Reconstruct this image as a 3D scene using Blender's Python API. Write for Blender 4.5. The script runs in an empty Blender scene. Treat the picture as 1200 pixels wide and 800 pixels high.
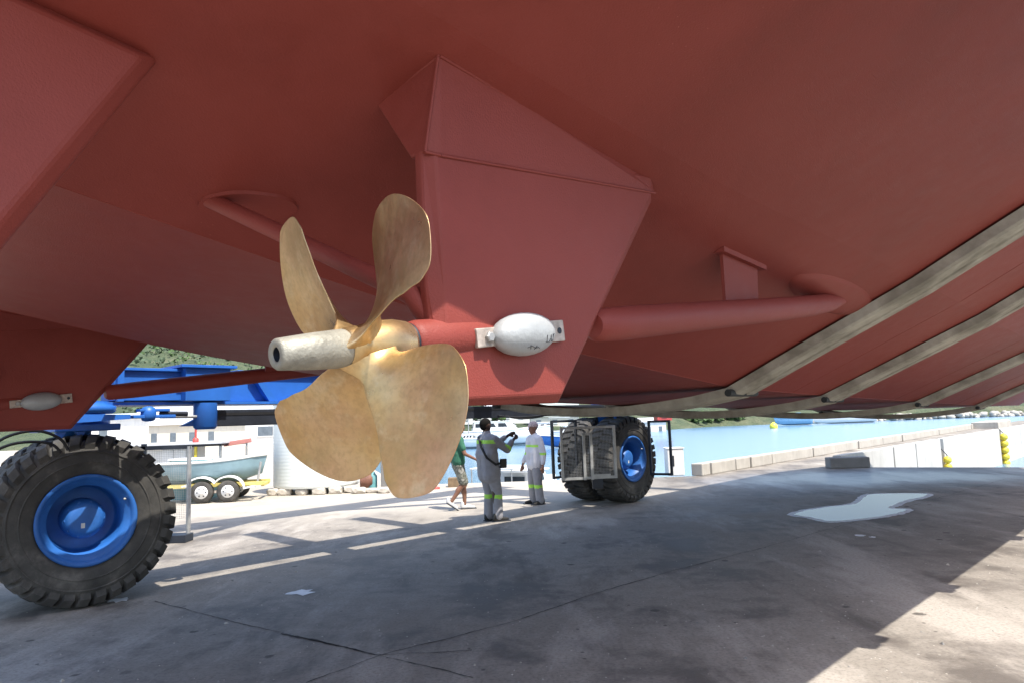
import bpy, bmesh, math, random
import numpy as np
from mathutils import Vector, Matrix
random.seed(7)
R = math.radians
scene = bpy.context.scene
COL = scene.collection

# ------------------------------------------------------------------ yard frame
# x to the right, y away from the camera, z up; ground at z = 0.
# The yacht and the boat lift lie along the direction F (47 degrees), P points to port.
TH = R(47)
FV = Vector((math.cos(TH), math.sin(TH), 0))
PV = Vector((-math.sin(TH), math.cos(TH), 0))
ZV = Vector((0, 0, 1))
def B(s, p, z):
    return FV * s + PV * p + ZV * z

# ------------------------------------------------------------------ camera
PITCH = math.atan(92 / 850.0); ROLL = R(2.0)
fw = Vector((0, math.cos(PITCH), math.sin(PITCH)))
r0 = Vector((1, 0, 0)); u0 = r0.cross(fw)
rr = r0 * math.cos(ROLL) - u0 * math.sin(ROLL)
uu = u0 * math.cos(ROLL) + r0 * math.sin(ROLL)
cam = bpy.data.cameras.new('camera'); camo = bpy.data.objects.new('camera', cam); COL.objects.link(camo)
cam.lens = 25.5; cam.sensor_width = 36; cam.clip_start = .05; cam.clip_end = 6000
mw = Matrix((rr, uu, -fw)).transposed().to_4x4(); mw.translation = Vector((0, 0, 1.72))
camo.matrix_world = mw
scene.camera = camo

# ------------------------------------------------------------------ materials
def srgb(r, g, b):
    f = lambda c: (c / 12.92 if c <= .04045 else ((c + .055) / 1.055) ** 2.4)
    return (f(r / 255), f(g / 255), f(b / 255))
class NT:
    def __init__(s, name):
        s.m = bpy.data.materials.new(name); s.m.use_nodes = True
        s.t = s.m.node_tree; s.b = s.t.nodes['Principled BSDF']
        s.co = s.t.nodes.new('ShaderNodeTexCoord').outputs['Object']
    def n(s, typ, **kw):
        nd = s.t.nodes.new(typ)
        for k, v in kw.items(): setattr(nd, k, v)
        return nd
    def l(s, a, b): s.t.links.new(a, b)
    def mapping(s, sc=(1, 1, 1), rot=(0, 0, 0), loc=(0, 0, 0)):
        m = s.n('ShaderNodeMapping'); s.l(s.co, m.inputs[0])
        m.inputs['Scale'].default_value = sc; m.inputs['Rotation'].default_value = rot; m.inputs['Location'].default_value = loc
        return m.outputs[0]
    def noise(s, scale, detail=4, rough=.55, vec=None, dist=0):
        nd = s.n('ShaderNodeTexNoise'); nd.inputs['Scale'].default_value = scale; nd.inputs['Detail'].default_value = detail
        nd.inputs['Roughness'].default_value = rough; nd.inputs['Distortion'].default_value = dist
        s.l(vec if vec is not None else s.co, nd.inputs['Vector']); return nd.outputs['Fac']
    def ramp(s, fac, stops):
        nd = s.n('ShaderNodeValToRGB'); cr = nd.color_ramp
        while len(cr.elements) < len(stops): cr.elements.new(.5)
        for e, (p, c) in zip(cr.elements, stops):
            e.position = p; e.color = (*c, 1) if not isinstance(c, (int, float)) else (c, c, c, 1)
        s.l(fac, nd.inputs[0]); return nd.outputs[0]
    def mix(s, fac, a, b, mode='MIX'):
        nd = s.n('ShaderNodeMix', data_type='RGBA', blend_type=mode)
        for v, i in ((fac, 0), (a, 6), (b, 7)):
            if isinstance(v, (int, float)): nd.inputs[i].default_value = v if i == 0 else (v, v, v, 1)
            elif isinstance(v, tuple): nd.inputs[i].default_value = (*v, 1)
            else: s.l(v, nd.inputs[i])
        return nd.outputs[2]
    def bump(s, h, strength=.3, dist=.01):
        nd = s.n('ShaderNodeBump'); nd.inputs['Strength'].default_value = strength; nd.inputs['Distance'].default_value = dist
        s.l(h, nd.inputs['Height']); s.l(nd.outputs[0], s.b.inputs['Normal'])
    def col(s, c):
        if isinstance(c, tuple): s.b.inputs['Base Color'].default_value = (*c, 1)
        else: s.l(c, s.b.inputs['Base Color'])
    def set(s, rough=.6, metal=0, spec=.5):
        if isinstance(rough, (int, float)): s.b.inputs['Roughness'].default_value = rough
        else: s.l(rough, s.b.inputs['Roughness'])
        s.b.inputs['Metallic'].default_value = metal; s.b.inputs['Specular IOR Level'].default_value = spec
MATS = {}
def M(name, c, rough=.6, metal=0, var=.15, scale=4, bump=0, bscale=40, spec=.5, stretch=None):
    if name in MATS: return MATS[name]
    t = NT(name); v = t.mapping(stretch) if stretch else None
    f = t.noise(scale, 5, .6, v)
    t.col(t.ramp(f, [(.3, tuple(x * (1 - var) for x in c)), (.7, tuple(min(1, x * (1 + var)) for x in c))]))
    t.set(rough, metal, spec)
    if bump: t.bump(t.noise(bscale, 3, .6, v), bump)
    MATS[name] = t.m; return t.m

def hull_paint():
    t = NT('red antifouling paint')
    f = t.noise(.9, 6, .62, dist=.3); g = t.noise(9, 5, .65)
    c = t.ramp(f, [(.30, (.200, .038, .028)), (.5, (.232, .045, .034)), (.72, (.258, .053, .041))])
    c = t.mix(t.ramp(g, [(.4, 0.0), (.75, .3)]), c, (.275, .063, .053))
    # roller lanes across the plating and a few rubbed, thinner patches
    st = t.noise(3.2, 4, .6, t.mapping((1, .13, .6), (0, 0, R(47))))
    c = t.mix(t.ramp(st, [(.52, 0.0), (.72, .16)]), c, (.15, .028, .021))
    rub = t.noise(2.6, 7, .7, t.mapping(loc=(7, 2, 5)), .8)
    c = t.mix(t.ramp(rub, [(.66, 0.0), (.74, .22)]), c, (.30, .075, .062))
    # small pale overspray specks, gathered in patches
    vo = t.n('ShaderNodeTexVoronoi'); vo.inputs['Scale'].default_value = 30; t.l(t.co, vo.inputs['Vector'])
    sp = t.ramp(vo.outputs['Distance'], [(.05, 1.0), (.085, 0.0)])
    pt = t.ramp(t.noise(1.1, 3, .5, t.mapping((1, 1, 1), loc=(3, 1, 0))), [(.5, 0.0), (.66, .5)])
    c = t.mix(t.mix(1.0, sp, pt, 'MULTIPLY'), c, (.5, .2, .15))
    t.col(c); t.set(t.ramp(g, [(.2, .46), (.8, .62)]), 0, .27)
    h = t.mix(.4, t.noise(1.7, 3, .5), t.noise(150, 3, .6))
    t.bump(h, .3, .014)
    return t.m
def bronze():
    t = NT('bare bronze')
    f = t.noise(5, 5, .55, dist=.3); g = t.noise(3, 3, .5, t.mapping(loc=(2, 5, 1))); fine = t.noise(60, 4, .65)
    c = t.ramp(f, [(.3, (.45, .275, .11)), (.5, (.56, .38, .175)), (.7, (.65, .49, .27))])
    c = t.mix(t.ramp(g, [(.42, 0.0), (.60, .65)]), c, (.55, .335, .23))                 # copper pink patina
    c = t.mix(t.ramp(t.noise(4, 5, .62, t.mapping(loc=(9, 1, 4))), [(.50, 0.0), (.66, .5)]), c, (.37, .285, .125))
    c = t.mix(t.ramp(t.noise(11, 5, .65, t.mapping(loc=(4, 7, 2))), [(.52, 0.0), (.68, .5)]), c, (.68, .56, .38))
    c = t.mix(t.ramp(fine, [(.36, .32), (.56, 0.0)]), c, (.32, .22, .11))
    t.col(c); t.set(t.ramp(t.noise(9, 5, .65), [(.32, .26), (.68, .50)]), .82, .5)
    t.bump(t.mix(.5, fine, f), .07, .004)
    return t.m
def concrete_ground():
    t = NT('yard concrete')
    big = t.noise(.17, 5, .6, dist=.1); mid = t.noise(.75, 7, .7, dist=.15); fine = t.noise(34, 5, .7); mm = t.noise(6, 6, .7)
    strk = t.noise(.7, 7, .68, t.mapping((1, .30, 1), (0, 0, R(-40))), .15)
    c = t.ramp(big, [(.3, (.230, .203, .170)), (.52, (.298, .266, .225)), (.72, (.368, .332, .285))])
    c = t.mix(t.ramp(mm, [(.35, .35), (.6, 0.0)]), c, (.165, .14, .115))
    c = t.mix(t.ramp(mid, [(.38, .9), (.50, 0.0)]), c, (.115, .098, .083))           # oil and tyre stains
    c = t.mix(t.ramp(strk, [(.52, 0.0), (.62, .65)]), c, (.46, .415, .36))             # chalky washings
    c = t.mix(t.ramp(strk, [(.34, .8), (.45, 0.0)]), c, (.11, .095, .08))
    c = t.mix(t.ramp(fine, [(.34, .45), (.52, 0.0)]), c, (.09, .08, .07))
    c = t.mix(t.ramp(fine, [(.62, 0.0), (.74, .4)]), c, (.45, .42, .38))
    # oil drips and paint spots
    for sc_, th_, cc_ in ((2.3, .085, (.055, .048, .042)), (5.5, .07, (.07, .06, .052)), (7.5, .05, (.5, .47, .43))):
        vo = t.n('ShaderNodeTexVoronoi'); vo.inputs['Scale'].default_value = sc_; t.l(t.mapping(loc=(sc_, 1, 0)), vo.inputs['Vector'])
        sepc = t.n('ShaderNodeSeparateColor'); t.l(vo.outputs['Color'], sepc.inputs[0])
        k = t.mix(1., t.ramp(t.mix(.18, vo.outputs['Distance'], mm), [(th_ + .07, .8), (th_ + .10, 0.0)]), t.ramp(sepc.outputs[0], [(.62, 0.0), (.66, 1.0)]), 'MULTIPLY')
        c = t.mix(k, c, cc_)
    # pale unsealed yard behind the slab
    sx = t.n('ShaderNodeSeparateXYZ'); t.l(t.co, sx.inputs[0])
    ad = t.n('ShaderNodeMath', operation='MULTIPLY_ADD'); t.l(big, ad.inputs[0]); ad.inputs[1].default_value = 5; t.l(sx.outputs[1], ad.inputs[2])
    mr = t.n('ShaderNodeMapRange'); t.l(ad.outputs[0], mr.inputs[0]); mr.inputs[1].default_value = 14.5; mr.inputs[2].default_value = 19
    lf = t.n('ShaderNodeMapRange'); t.l(sx.outputs[0], lf.inputs[0]); lf.inputs[1].default_value = 4.5; lf.inputs[2].default_value = .5
    yd = t.n('ShaderNodeMath', operation='MULTIPLY'); t.l(mr.outputs[0], yd.inputs[0]); t.l(lf.outputs[0], yd.inputs[1])
    c = t.mix(yd.outputs[0], c, t.ramp(mid, [(.3, (.33, .29, .24)), (.6, (.44, .395, .33))]))
    # damp apron along the dock edge
    gr = t.n('ShaderNodeTexGradient', gradient_type='SPHERICAL'); mp = t.n('ShaderNodeMapping', vector_type='TEXTURE'); t.l(t.co, mp.inputs[0]); t.l(mp.outputs[0], gr.inputs[0])
    mp.inputs['Scale'].default_value = (9, 4.4, 50); mp.inputs['Rotation'].default_value = (0, 0, R(-14)); mp.inputs['Location'].default_value = (9.0, 18.4, 0)
    wet = t.ramp(t.mix(.45, gr.outputs[1], strk), [(.30, 0.0), (.62, 1.0)])
    c = t.mix(wet, c, t.mix(1.0, c, (.70, .70, .74), 'MULTIPLY'))
    rg = t.ramp(mid, [(.35, .62), (.6, .9)])
    t.col(c); t.set(t.mix(wet, rg, (.33, .33, .33)), 0, .4)
    t.bump(t.mix(.35, t.mix(.5, fine, t.noise(110, 3, .7)), mm), .5, .012)
    return t.m
def sling_mat():
    t = NT('dirty polyester webbing')
    f = t.noise(5, 5, .65); g = t.noise(2.2, 5, .6, dist=.5)
    c = t.ramp(f, [(.3, (.27, .25, .20)), (.7, (.46, .435, .355))])
    c = t.mix(t.ramp(g, [(.5, 0.0), (.72, .8)]), c, (.15, .138, .10))
    t.col(c); t.set(.85); t.bump(t.noise(160, 2, .6), .5, .006)
    return t.m
def tyre_mat():
    t = NT('worn tyre rubber')
    f = t.noise(4, 6, .65)
    c = t.ramp(f, [(.3, (.034, .033, .031)), (.55, (.068, .064, .058)), (.75, (.15, .138, .122))])
    t.col(c); t.set(.78, 0, .35); t.bump(t.noise(70, 4, .7), .25, .006); return t.m
def water_mat():
    t = NT('harbour water')
    t.col((.12, .225, .335)); t.set(.2, 0, .35)
    h = t.mix(.5, t.noise(1.1, 4, .6, t.mapping((1, 1.6, 1), (0, 0, R(20)))), t.noise(.25, 3, .6))
    t.bump(h, .25, .04); return t.m
def hill_mat():
    t = NT('scrub hillside')
    f = t.noise(.05, 8, .68); g = t.noise(.16, 6, .7)
    c = t.ramp(f, [(.33, (.055, .080, .045)), (.5, (.090, .115, .065)), (.68, (.17, .17, .105))])  # hill greens paled, distance haze put into the colour
    c = t.mix(t.ramp(g, [(.5, 0.0), (.75, .7)]), c, (.05, .075, .05))
    t.col(c); t.set(.95, 0, .2); t.bump(t.noise(.2, 6, .7), 1., 3); return t.m
def wall_mat(name, c, c2, scale=1.2):
    t = NT(name); f = t.noise(scale, 6, .65); g = t.noise(2.5, 5, .6, t.mapping((1, 1, .18)))
    k = t.ramp(f, [(.3, c), (.7, c2)]); k = t.mix(t.ramp(g, [(.52, 0.0), (.78, .4)]), k, tuple(x * .5 for x in c))
    t.col(k); t.set(.85); t.bump(t.noise(30, 4, .7), .3, .01); return t.m
def camo_mat():
    t = NT('camouflage cloth'); f = t.noise(9, 2, .5)
    t.col(t.ramp(f, [(.42, (.10, .105, .08)), (.48, (.3, .3, .25)), (.58, (.055, .06, .045)), (.66, (.36, .35, .31))])); t.set(.9); return t.m
HULL = hull_paint(); BRONZE = bronze(); GROUND = concrete_ground(); SLING = sling_mat(); TYRE = tyre_mat(); WATER = water_mat(); HILL = hill_mat()
BLUE = M('blue lift enamel', (.020, .125, .46), .45, 0, .14, 3, .06, 40)
BLUE2 = M('blue rim enamel', (.020, .115, .38), .5, 0, .2, 5, .05, 60)
DARK = M('grimy dark steel', (.02, .024, .034), .5, .2, .3, 6, .1)
BLACK = M('black rubber hose', (.012, .012, .013), .5)
ZINC = M('cast zinc', (.27, .258, .215), .55, .25, .28, 14, .35, 60)
ZINCW = M('pale zinc anode', (.36, .375, .375), .5, .15, .13, 8, .25, 50)
STEEL = M('galvanised steel', (.38, .38, .37), .5, .5, .2, 8, .1)
RUST = M('rust stained bracket', (.42, .36, .31), .6, .3, .35, 30, .2)
INK = M('marker ink', (.02, .02, .025), .6)
CONC = wall_mat('quay concrete', (.34, .315, .275), (.48, .45, .40))
CONCL = wall_mat('painted quay face', (.43, .405, .36), (.55, .52, .47))
CONCD = wall_mat('old grey concrete', (.17, .165, .155), (.27, .26, .245))
WHITE = M('white gelcoat', (.78, .78, .77), .3, 0, .04, 2)
WHITEW = wall_mat('white wall', (.70, .69, .66), (.80, .79, .77), .5)
CREAM = wall_mat('cream wall', (.62, .56, .45), (.72, .67, .57), .5)
GREYR = M('pale roof sheet', (.55, .56, .58), .5, .1, .12, 2)
GREENR = M('grey green roof sheet', (.36, .41, .38), .55, 0, .12, 2)
REDP = M('red paint', (.45, .06, .05), .5)
FARGLASS = M('far window glass', (.14, .17, .20), .2, 0, .2, 2)
SCRUB = M('hill scrub', (.060, .090, .050), .9, 0, .4, .4)
GLASS = M('dark window glass', (.02, .03, .04), .08, 0, .2, 2)
TEAL = M('teal paint', (.10, .27, .28), .5, 0, .2, 2.5, .05)
TEALG = M('grey teal paint', (.19, .29, .33), .5, 0, .15, 2.5, .05)
YEL = M('yellow paint', (.72, .56, .05), .5, 0, .2, 6)
ORANGE = M('orange buoy', (.8, .75, .08), .4)
TANK = M('white tank plastic', (.72, .75, .72), .45, 0, .05, 1)
LEAF = M('foliage', (.055, .10, .028), .8, 0, .55, 1.7)
LEAFD = M('dark foliage', (.033, .062, .022), .8, 0, .5, 1.7)
BARK = M('bark', (.10, .075, .055), .9, 0, .3, 6)
STONE = M('rough stone', (.44, .40, .34), .9, 0, .3, 3, .5, 12)
SKIN_D = M('dark skin', (.055, .028, .018), .5); SKIN_M = M('brown skin', (.22, .105, .065), .5)
HAIR = M('black hair', (.010, .009, .008), .9, spec=.1)
COVER = M('grey overall cloth', (.30, .295, .315), .9, 0, .12, 9, .5, 18)
COVERL = M('pale work shirt cloth', (.64, .63, .66), .9, 0, .08, 9, .5, 18)
LIME = M('lime reflective tape', (.42, .80, .10), .6, 0, .08, 20)
GREENT = M('green shirt cloth', (.035, .14, .085), .9, 0, .15, 9, .4, 18)
CAMO = camo_mat()
CAPM = M('patterned cap cloth', (.42, .33, .32), .9, 0, .5, 40)
BOOT = M('black boot', (.018, .017, .016), .6); TRAINER = M('pale trainer', (.55, .55, .55), .7)

# ------------------------------------------------------------------ mesh building
class MB:
    def __init__(s): s.v = []; s.f = []; s.m = []; s.sm = []; s.mats = []
    def _mi(s, mat):
        if mat not in s.mats: s.mats.append(mat)
        return s.mats.index(mat)
    def add(s, vs, fs, mat=None, smooth=False):
        b = len(s.v); s.v += [Vector(v) for v in vs]; mi = s._mi(mat)
        for f in fs: s.f.append([i + b for i in f]); s.m.append(mi); s.sm.append(smooth)
        return s
    def box(s, c, size, ax=None, mat=None, bev=0):
        X, Y, Z = ax if ax else (Vector((1, 0, 0)), Vector((0, 1, 0)), ZV)
        c = Vector(c); hx, hy, hz = [q / 2 for q in size]
        if bev <= 0:
            vs = [c + X * (i * hx) + Y * (j * hy) + Z * (k * hz) for k in (-1, 1) for j in (-1, 1) for i in (-1, 1)]
            return s.add(vs, [(0, 2, 3, 1), (4, 5, 7, 6), (0, 1, 5, 4), (2, 6, 7, 3), (0, 4, 6, 2), (1, 3, 7, 5)], mat)
        bm = bmesh.new(); bmesh.ops.create_cube(bm, size=1)
        for v in bm.verts: v.co = Vector((v.co.x * hx * 2, v.co.y * hy * 2, v.co.z * hz * 2))
        bmesh.ops.bevel(bm, geom=bm.edges[:], offset=bev, segments=2, affect='EDGES', profile=.6)
        bm.verts.index_update()
        vs = [c + X * v.co.x + Y * v.co.y + Z * v.co.z for v in bm.verts]; fs = [[v.index for v in f.verts] for f in bm.faces]
        bm.free(); return s.add(vs, fs, mat)
    def prism(s, poly, vec, mat=None):
        n = len(poly); a = [Vector(p) for p in poly]; b = [p + Vector(vec) for p in a]
        return s.add(a + b, [list(range(n))[::-1], list(range(n, 2 * n))] + [(i, (i + 1) % n, n + (i + 1) % n, n + i) for i in range(n)], mat)
    def tube(s, pts, rad, n=12, mat=None, caps=True, smooth=True, sq=None):
        pts = [Vector(p) for p in pts]; rad = rad if isinstance(rad, (list, tuple)) else [rad] * len(pts)
        vs = []; prev = None
        for i, p in enumerate(pts):
            d = (pts[min(i + 1, len(pts) - 1)] - pts[max(i - 1, 0)]).normalized()
            if prev is None:
                a = d.cross(ZV) if abs(d.z) < .95 else d.cross(Vector((1, 0, 0)))
            else: a = prev - d * prev.dot(d)
            a.normalize(); b = d.cross(a); prev = a
            for k in range(n):
                t = 2 * math.pi * k / n; vs.append(p + (a * math.cos(t) + b * math.sin(t)) * rad[i])
        fs = [(i * n + k, i * n + (k + 1) % n, (i + 1) * n + (k + 1) % n, (i + 1) * n + k) for i in range(len(pts) - 1) for k in range(n)]
        s.add(vs, fs, mat, smooth)
        if caps:
            m = len(pts)
            s.add(vs[:n], [list(range(n))[::-1]], mat); s.add(vs[(m - 1) * n:], [list(range(n))], mat)
        return s
    def lathe(s, o, axis, prof, n=32, mat=None, smooth=True, closed=False):
        o = Vector(o); ax = Vector(axis).normalized(); a = ax.cross(ZV) if abs(ax.z) < .9 else ax.cross(Vector((1, 0, 0)))
        a.normalize(); b = ax.cross(a); vs = []
        for h, r in prof:
            for k in range(n):
                t = 2 * math.pi * k / n; vs.append(o + ax * h + (a * math.cos(t) + b * math.sin(t)) * max(r, 1e-4))
        m = len(prof); rng = range(m if closed else m - 1)
        fs = [(i * n + k, i * n + (k + 1) % n, ((i + 1) % m) * n + (k + 1) % n, ((i + 1) % m) * n + k) for i in rng for k in range(n)]
        return s.add(vs, fs, mat, smooth)
    def ball(s, c, r, ax=None, n=14, mat=None):
        X, Y, Z = ax if ax else (Vector((1, 0, 0)), Vector((0, 1, 0)), ZV)
        c = Vector(c); rx, ry, rz = r if isinstance(r, (tuple, list)) else (r, r, r); vs = []; m = n // 2 + 1
        for i in range(m + 1):
            th = math.pi * i / m
            for k in range(n):
                t = 2 * math.pi * k / n; q = max(math.sin(th), 1e-3)
                vs.append(c + X * (rx * q * math.cos(t)) + Y * (ry * q * math.sin(t)) + Z * (rz * math.cos(th)))
        return s.add(vs, [(i * n + k, i * n + (k + 1) % n, (i + 1) * n + (k + 1) % n, (i + 1) * n + k) for i in range(m) for k in range(n)], mat, True)
    def build(s, name, mat=None, parent=None, origin=None, sharp=None, fix=True):
        me = bpy.data.meshes.new(name)
        o = Vector(origin) if origin is not None else (root_loc(parent) if parent else Vector((0, 0, 0)))
        me.from_pydata([v - o for v in s.v], [], s.f)
        for x in s.mats: me.materials.append(x if x is not None else mat)
        for p, mi, sm in zip(me.polygons, s.m, s.sm): p.material_index = mi; p.use_smooth = sm
        if fix:
            bm = bmesh.new(); bm.from_mesh(me); bmesh.ops.recalc_face_normals(bm, faces=bm.faces[:]); bm.to_mesh(me); bm.free()
        ob = bpy.data.objects.new(name, me); COL.objects.link(ob)
        if parent: ob.parent = parent
        else: ob.location = o
        return ob
def root_loc(o):
    l = Vector(o.location)
    while o.parent: o = o.parent; l += Vector(o.location)
    return l
def tag(o, label=None, cat=None, group=None, kind=None):
    for k, v in (('label', label), ('category', cat), ('group', group), ('kind', kind)):
        if v: o[k] = v
    return o
def empty(name, loc, label, cat, group=None):
    o = bpy.data.objects.new(name, None); COL.objects.link(o); o.location = Vector(loc); o.empty_display_size = .3
    return tag(o, label, cat, group)
def kids(o): return [c for c in bpy.data.objects if c.parent == o]
def copy_tree(o, parent=None):
    c = o.copy(); COL.objects.link(c); c.parent = parent
    for ch in kids(o): copy_tree(ch, c)
    return c
def blob(name, caps, mat, parent, voxel=.014, smooth=4, post=None):
    """one continuous tapered body grown round a skeleton of capsules"""
    m = MB()
    for p0, q0, p1, q1 in caps:
        p0 = Vector(p0); p1 = Vector(p1); k = 6
        pts = [p0.lerp(p1, i / k) for i in range(k + 1)]
        if (p1 - p0).length > 1e-4: m.tube(pts, [q0 + (q1 - q0) * i / k for i in range(k + 1)], 10)
        m.ball(p0, q0, n=10); m.ball(p1, q1, n=10)
    ob = m.build(name, mat, parent)
    md = ob.modifiers.new('r', 'REMESH'); md.mode = 'VOXEL'; md.voxel_size = voxel
    sm = ob.modifiers.new('s', 'SMOOTH'); sm.iterations = smooth; sm.factor = .5
    dg = bpy.context.evaluated_depsgraph_get(); me = bpy.data.meshes.new_from_object(ob.evaluated_get(dg))
    ob.modifiers.clear(); old = ob.data; ob.data = me; bpy.data.meshes.remove(old); me.name = name
    if not me.materials: me.materials.append(mat)
    for p in me.polygons: p.use_smooth = True
    if post: post(ob)
    return ob

# ------------------------------------------------------------------ motor yacht
KS=[-.6,.0,.74,1.34,2.11,3.0,3.77,5.7,7.82,11.17,14.9,20,24,27]
KZ=[2.83,2.715,2.575,2.465,2.32,2.195,2.107,1.925,1.863,1.784,1.70,1.66,1.8,2.6]
SS=[-.6,1.19,1.59,2.18,3.32,5.7,7.9,11,15,20,24,27]
SZ=[3.02,2.857,2.822,2.775,2.71,2.609,2.515,2.42,2.35,2.4,2.8,3.5]
QK=([-.6,15,20,24,27],[1.28,1.28,1.15,.6,.02])
QS=([-.6,3,5.7,15,20,24,27],[2.64,2.64,2.73,2.73,2.5,1.4,.04])
QC=([-.6,1.2,1.5,1.75,1.94,2.2,2.6,3.17,3.6,4.6,15,20,24,27],[2.98,2.99,3.03,3.09,3.16,3.28,3.50,3.82,3.88,3.92,3.92,3.5,2.1,.06])
SL=([-.6,2.5,5.7,15,27],[.34,.42,.54,.6,.8])
CEN=4.08
def _sm(xs,ys):
    g=np.linspace(xs[0],xs[-1],800);v=np.interp(g,xs,ys)
    k=np.hanning(19);k/=k.sum();vp=np.concatenate([np.full(9,v[0])-(v[1]-v[0])*np.arange(9,0,-1),v,np.full(9,v[-1])+(v[-1]-v[-2])*np.arange(1,10)])
    return g,np.convolve(vp,k,'valid')
_T={n:_sm(*t) for n,t in dict(KZ=(KS,KZ),SZ=(SS,SZ),QK=QK,QS=QS,QC=QC,SL=SL).items()}
def hv(n,s): return float(np.interp(s,*_T[n]))
def section(s):
    kz,sz,qk,qs,qc,sl=[hv(n,s) for n in('KZ','SZ','QK','QS','QC','SL')]
    zc=sz+(qc-qs)*sl
    return [(0,kz-.0),(qk,kz),(qs,sz),(qc,zc)]
def hullz(s,p):
    q=abs(p-CEN);sec=section(s)
    return float(np.interp(q,[a for a,b in sec],[b for a,b in sec]))

T0 = -.12; BOW = 26.9
yacht = empty('motor_yacht', B(6, CEN, 1.6), 'red bottomed motor yacht hanging in belts of the blue boat lift', 'boat')
def ztop(s): return 3.55 + max(0, s - 15) * .14
def chine(s, sg):
    (q, z) = section(s)[3]; qs, zs = section(s)[2]
    return (q, z) if sg < 0 else (qs + .04, zs + .02)
ST = [T0] + list(np.arange(.1, 8, .15)) + list(np.arange(8, 19, .5)) + list(np.arange(19, BOW, .4)) + [BOW]
ST = [float(s) for s in ST]
def sec5(s, sg=-1):
    a = section(s)[:3] + [chine(s, sg)]
    return a + [(a[3][0] - .05, ztop(s))]
hm = MB()
def strip(j, sgn):
    vs = []
    for s in ST:
        a = sec5(s, sgn)
        for k in (j, j + 1): vs.append(B(s, CEN + sgn * a[k][0], a[k][1]))
    n = len(ST); hm.add(vs, [(2 * i, 2 * i + 1, 2 * i + 3, 2 * i + 2) for i in range(n - 1)], None, True)
vs = []
for s in ST:
    a = section(s)
    for q in (-a[1][0], 0, a[1][0]): vs.append(B(s, CEN + q, a[1][1]))
hm.add(vs, [(3 * i + k, 3 * i + k + 1, 3 * i + k + 4, 3 * i + k + 3) for i in range(len(ST) - 1) for k in (0, 1)], None, True)
for sg in (-1, 1):
    strip(1, sg); strip(2, sg)
ring = [B(T0, CEN + q, z) for q, z in sec5(T0, 1)[1:]] + [B(T0, CEN - q, z) for q, z in sec5(T0, -1)[1:][::-1]]
hm.add(ring, [list(range(len(ring)))])
for sg in (-1, 1):                                   # white topsides above the chine
    vs = []
    for s in ST:
        a = sec5(s, sg)
        for k in (3, 4): vs.append(B(s, CEN + sg * a[k][0], a[k][1]))
    hm.add(vs, [(2 * i, 2 * i + 1, 2 * i + 3, 2 * i + 2) for i in range(len(ST) - 1)], WHITE, True)
vs = []
for s in ST:
    a = sec5(s, -1); a2 = sec5(s, 1); vs += [B(s, CEN - a[4][0], a[4][1] - .05), B(s, CEN + a2[4][0], a2[4][1] - .05)]
hm.add(vs, [(2 * i, 2 * i + 1, 2 * i + 3, 2 * i + 2) for i in range(len(ST) - 1)], WHITE)
hull = hm.build('hull', HULL, yacht, fix=False)
bm = bmesh.new(); bm.from_mesh(hull.data); bmesh.ops.recalc_face_normals(bm, faces=bm.faces[:]); bm.to_mesh(hull.data); bm.free()
# weld beads along the knuckles and plate seams
wm = MB()
def bead(fn, s0, s1, r=.004, n=60):
    pts = []
    for i in range(n + 1):
        s = s0 + (s1 - s0) * i / n; p, z = fn(s); pts.append(B(s, p, z + .0015))
    wm.tube(pts, r, 6)
for sg in (-1, 1):
    bead(lambda s: (CEN + sg * hv('QK', s), hv('KZ', s)), 0, 20, .004)
for s0 in (6.9, 10.1, 13.4):
    pts = [B(s0, CEN - 1.27 + 2.54 * i / 10, hv('KZ', s0) + .0015) for i in range(11)]
    wm.tube(pts, .004, 6)
    for sg in (-1, 1):
        wm.tube([B(s0, CEN + sg * q, hullz(s0, CEN + sg * q) + .0015) for q in np.linspace(1.29, 3.2 if sg < 0 else 2.6, 14)], .004, 6)
wm.build('weld_bead', HULL, yacht)
# deckhouse
dm = MB()
def house(s0, s1, hw, z0, z1, rake):
    ps = [(s0, z0), (s1, z0), (s1 - rake, z1), (s0 + rake * .3, z1)]
    dm.prism([B(s, 3.3 - hw, z) for s, z in ps], PV * (2 * hw), WHITE)
house(4.5, 19, 1.7, 3.45, 5.7, 2.2); house(6.5, 14, 1.2, 5.65, 7.2, 1.4)
dh = dm.build('deckhouse', WHITE, yacht)
for sg in (-1, 1):
    w = MB(); w.prism([B(s, 3.3 + sg * 1.71, z) for s, z in ((6, 4.4), (16.6, 4.4), (16, 5.2), (6.3, 5.2))], PV * (sg * .03), GLASS)
    w.build('window', GLASS, dh)

SLOPE = .1255
def shaft(s, ds=0): return 1.899 + SLOPE * (s - ds - .897)
AX = (FV + ZV * SLOPE).normalized(); UP = (ZV - FV * SLOPE).normalized()

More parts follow.
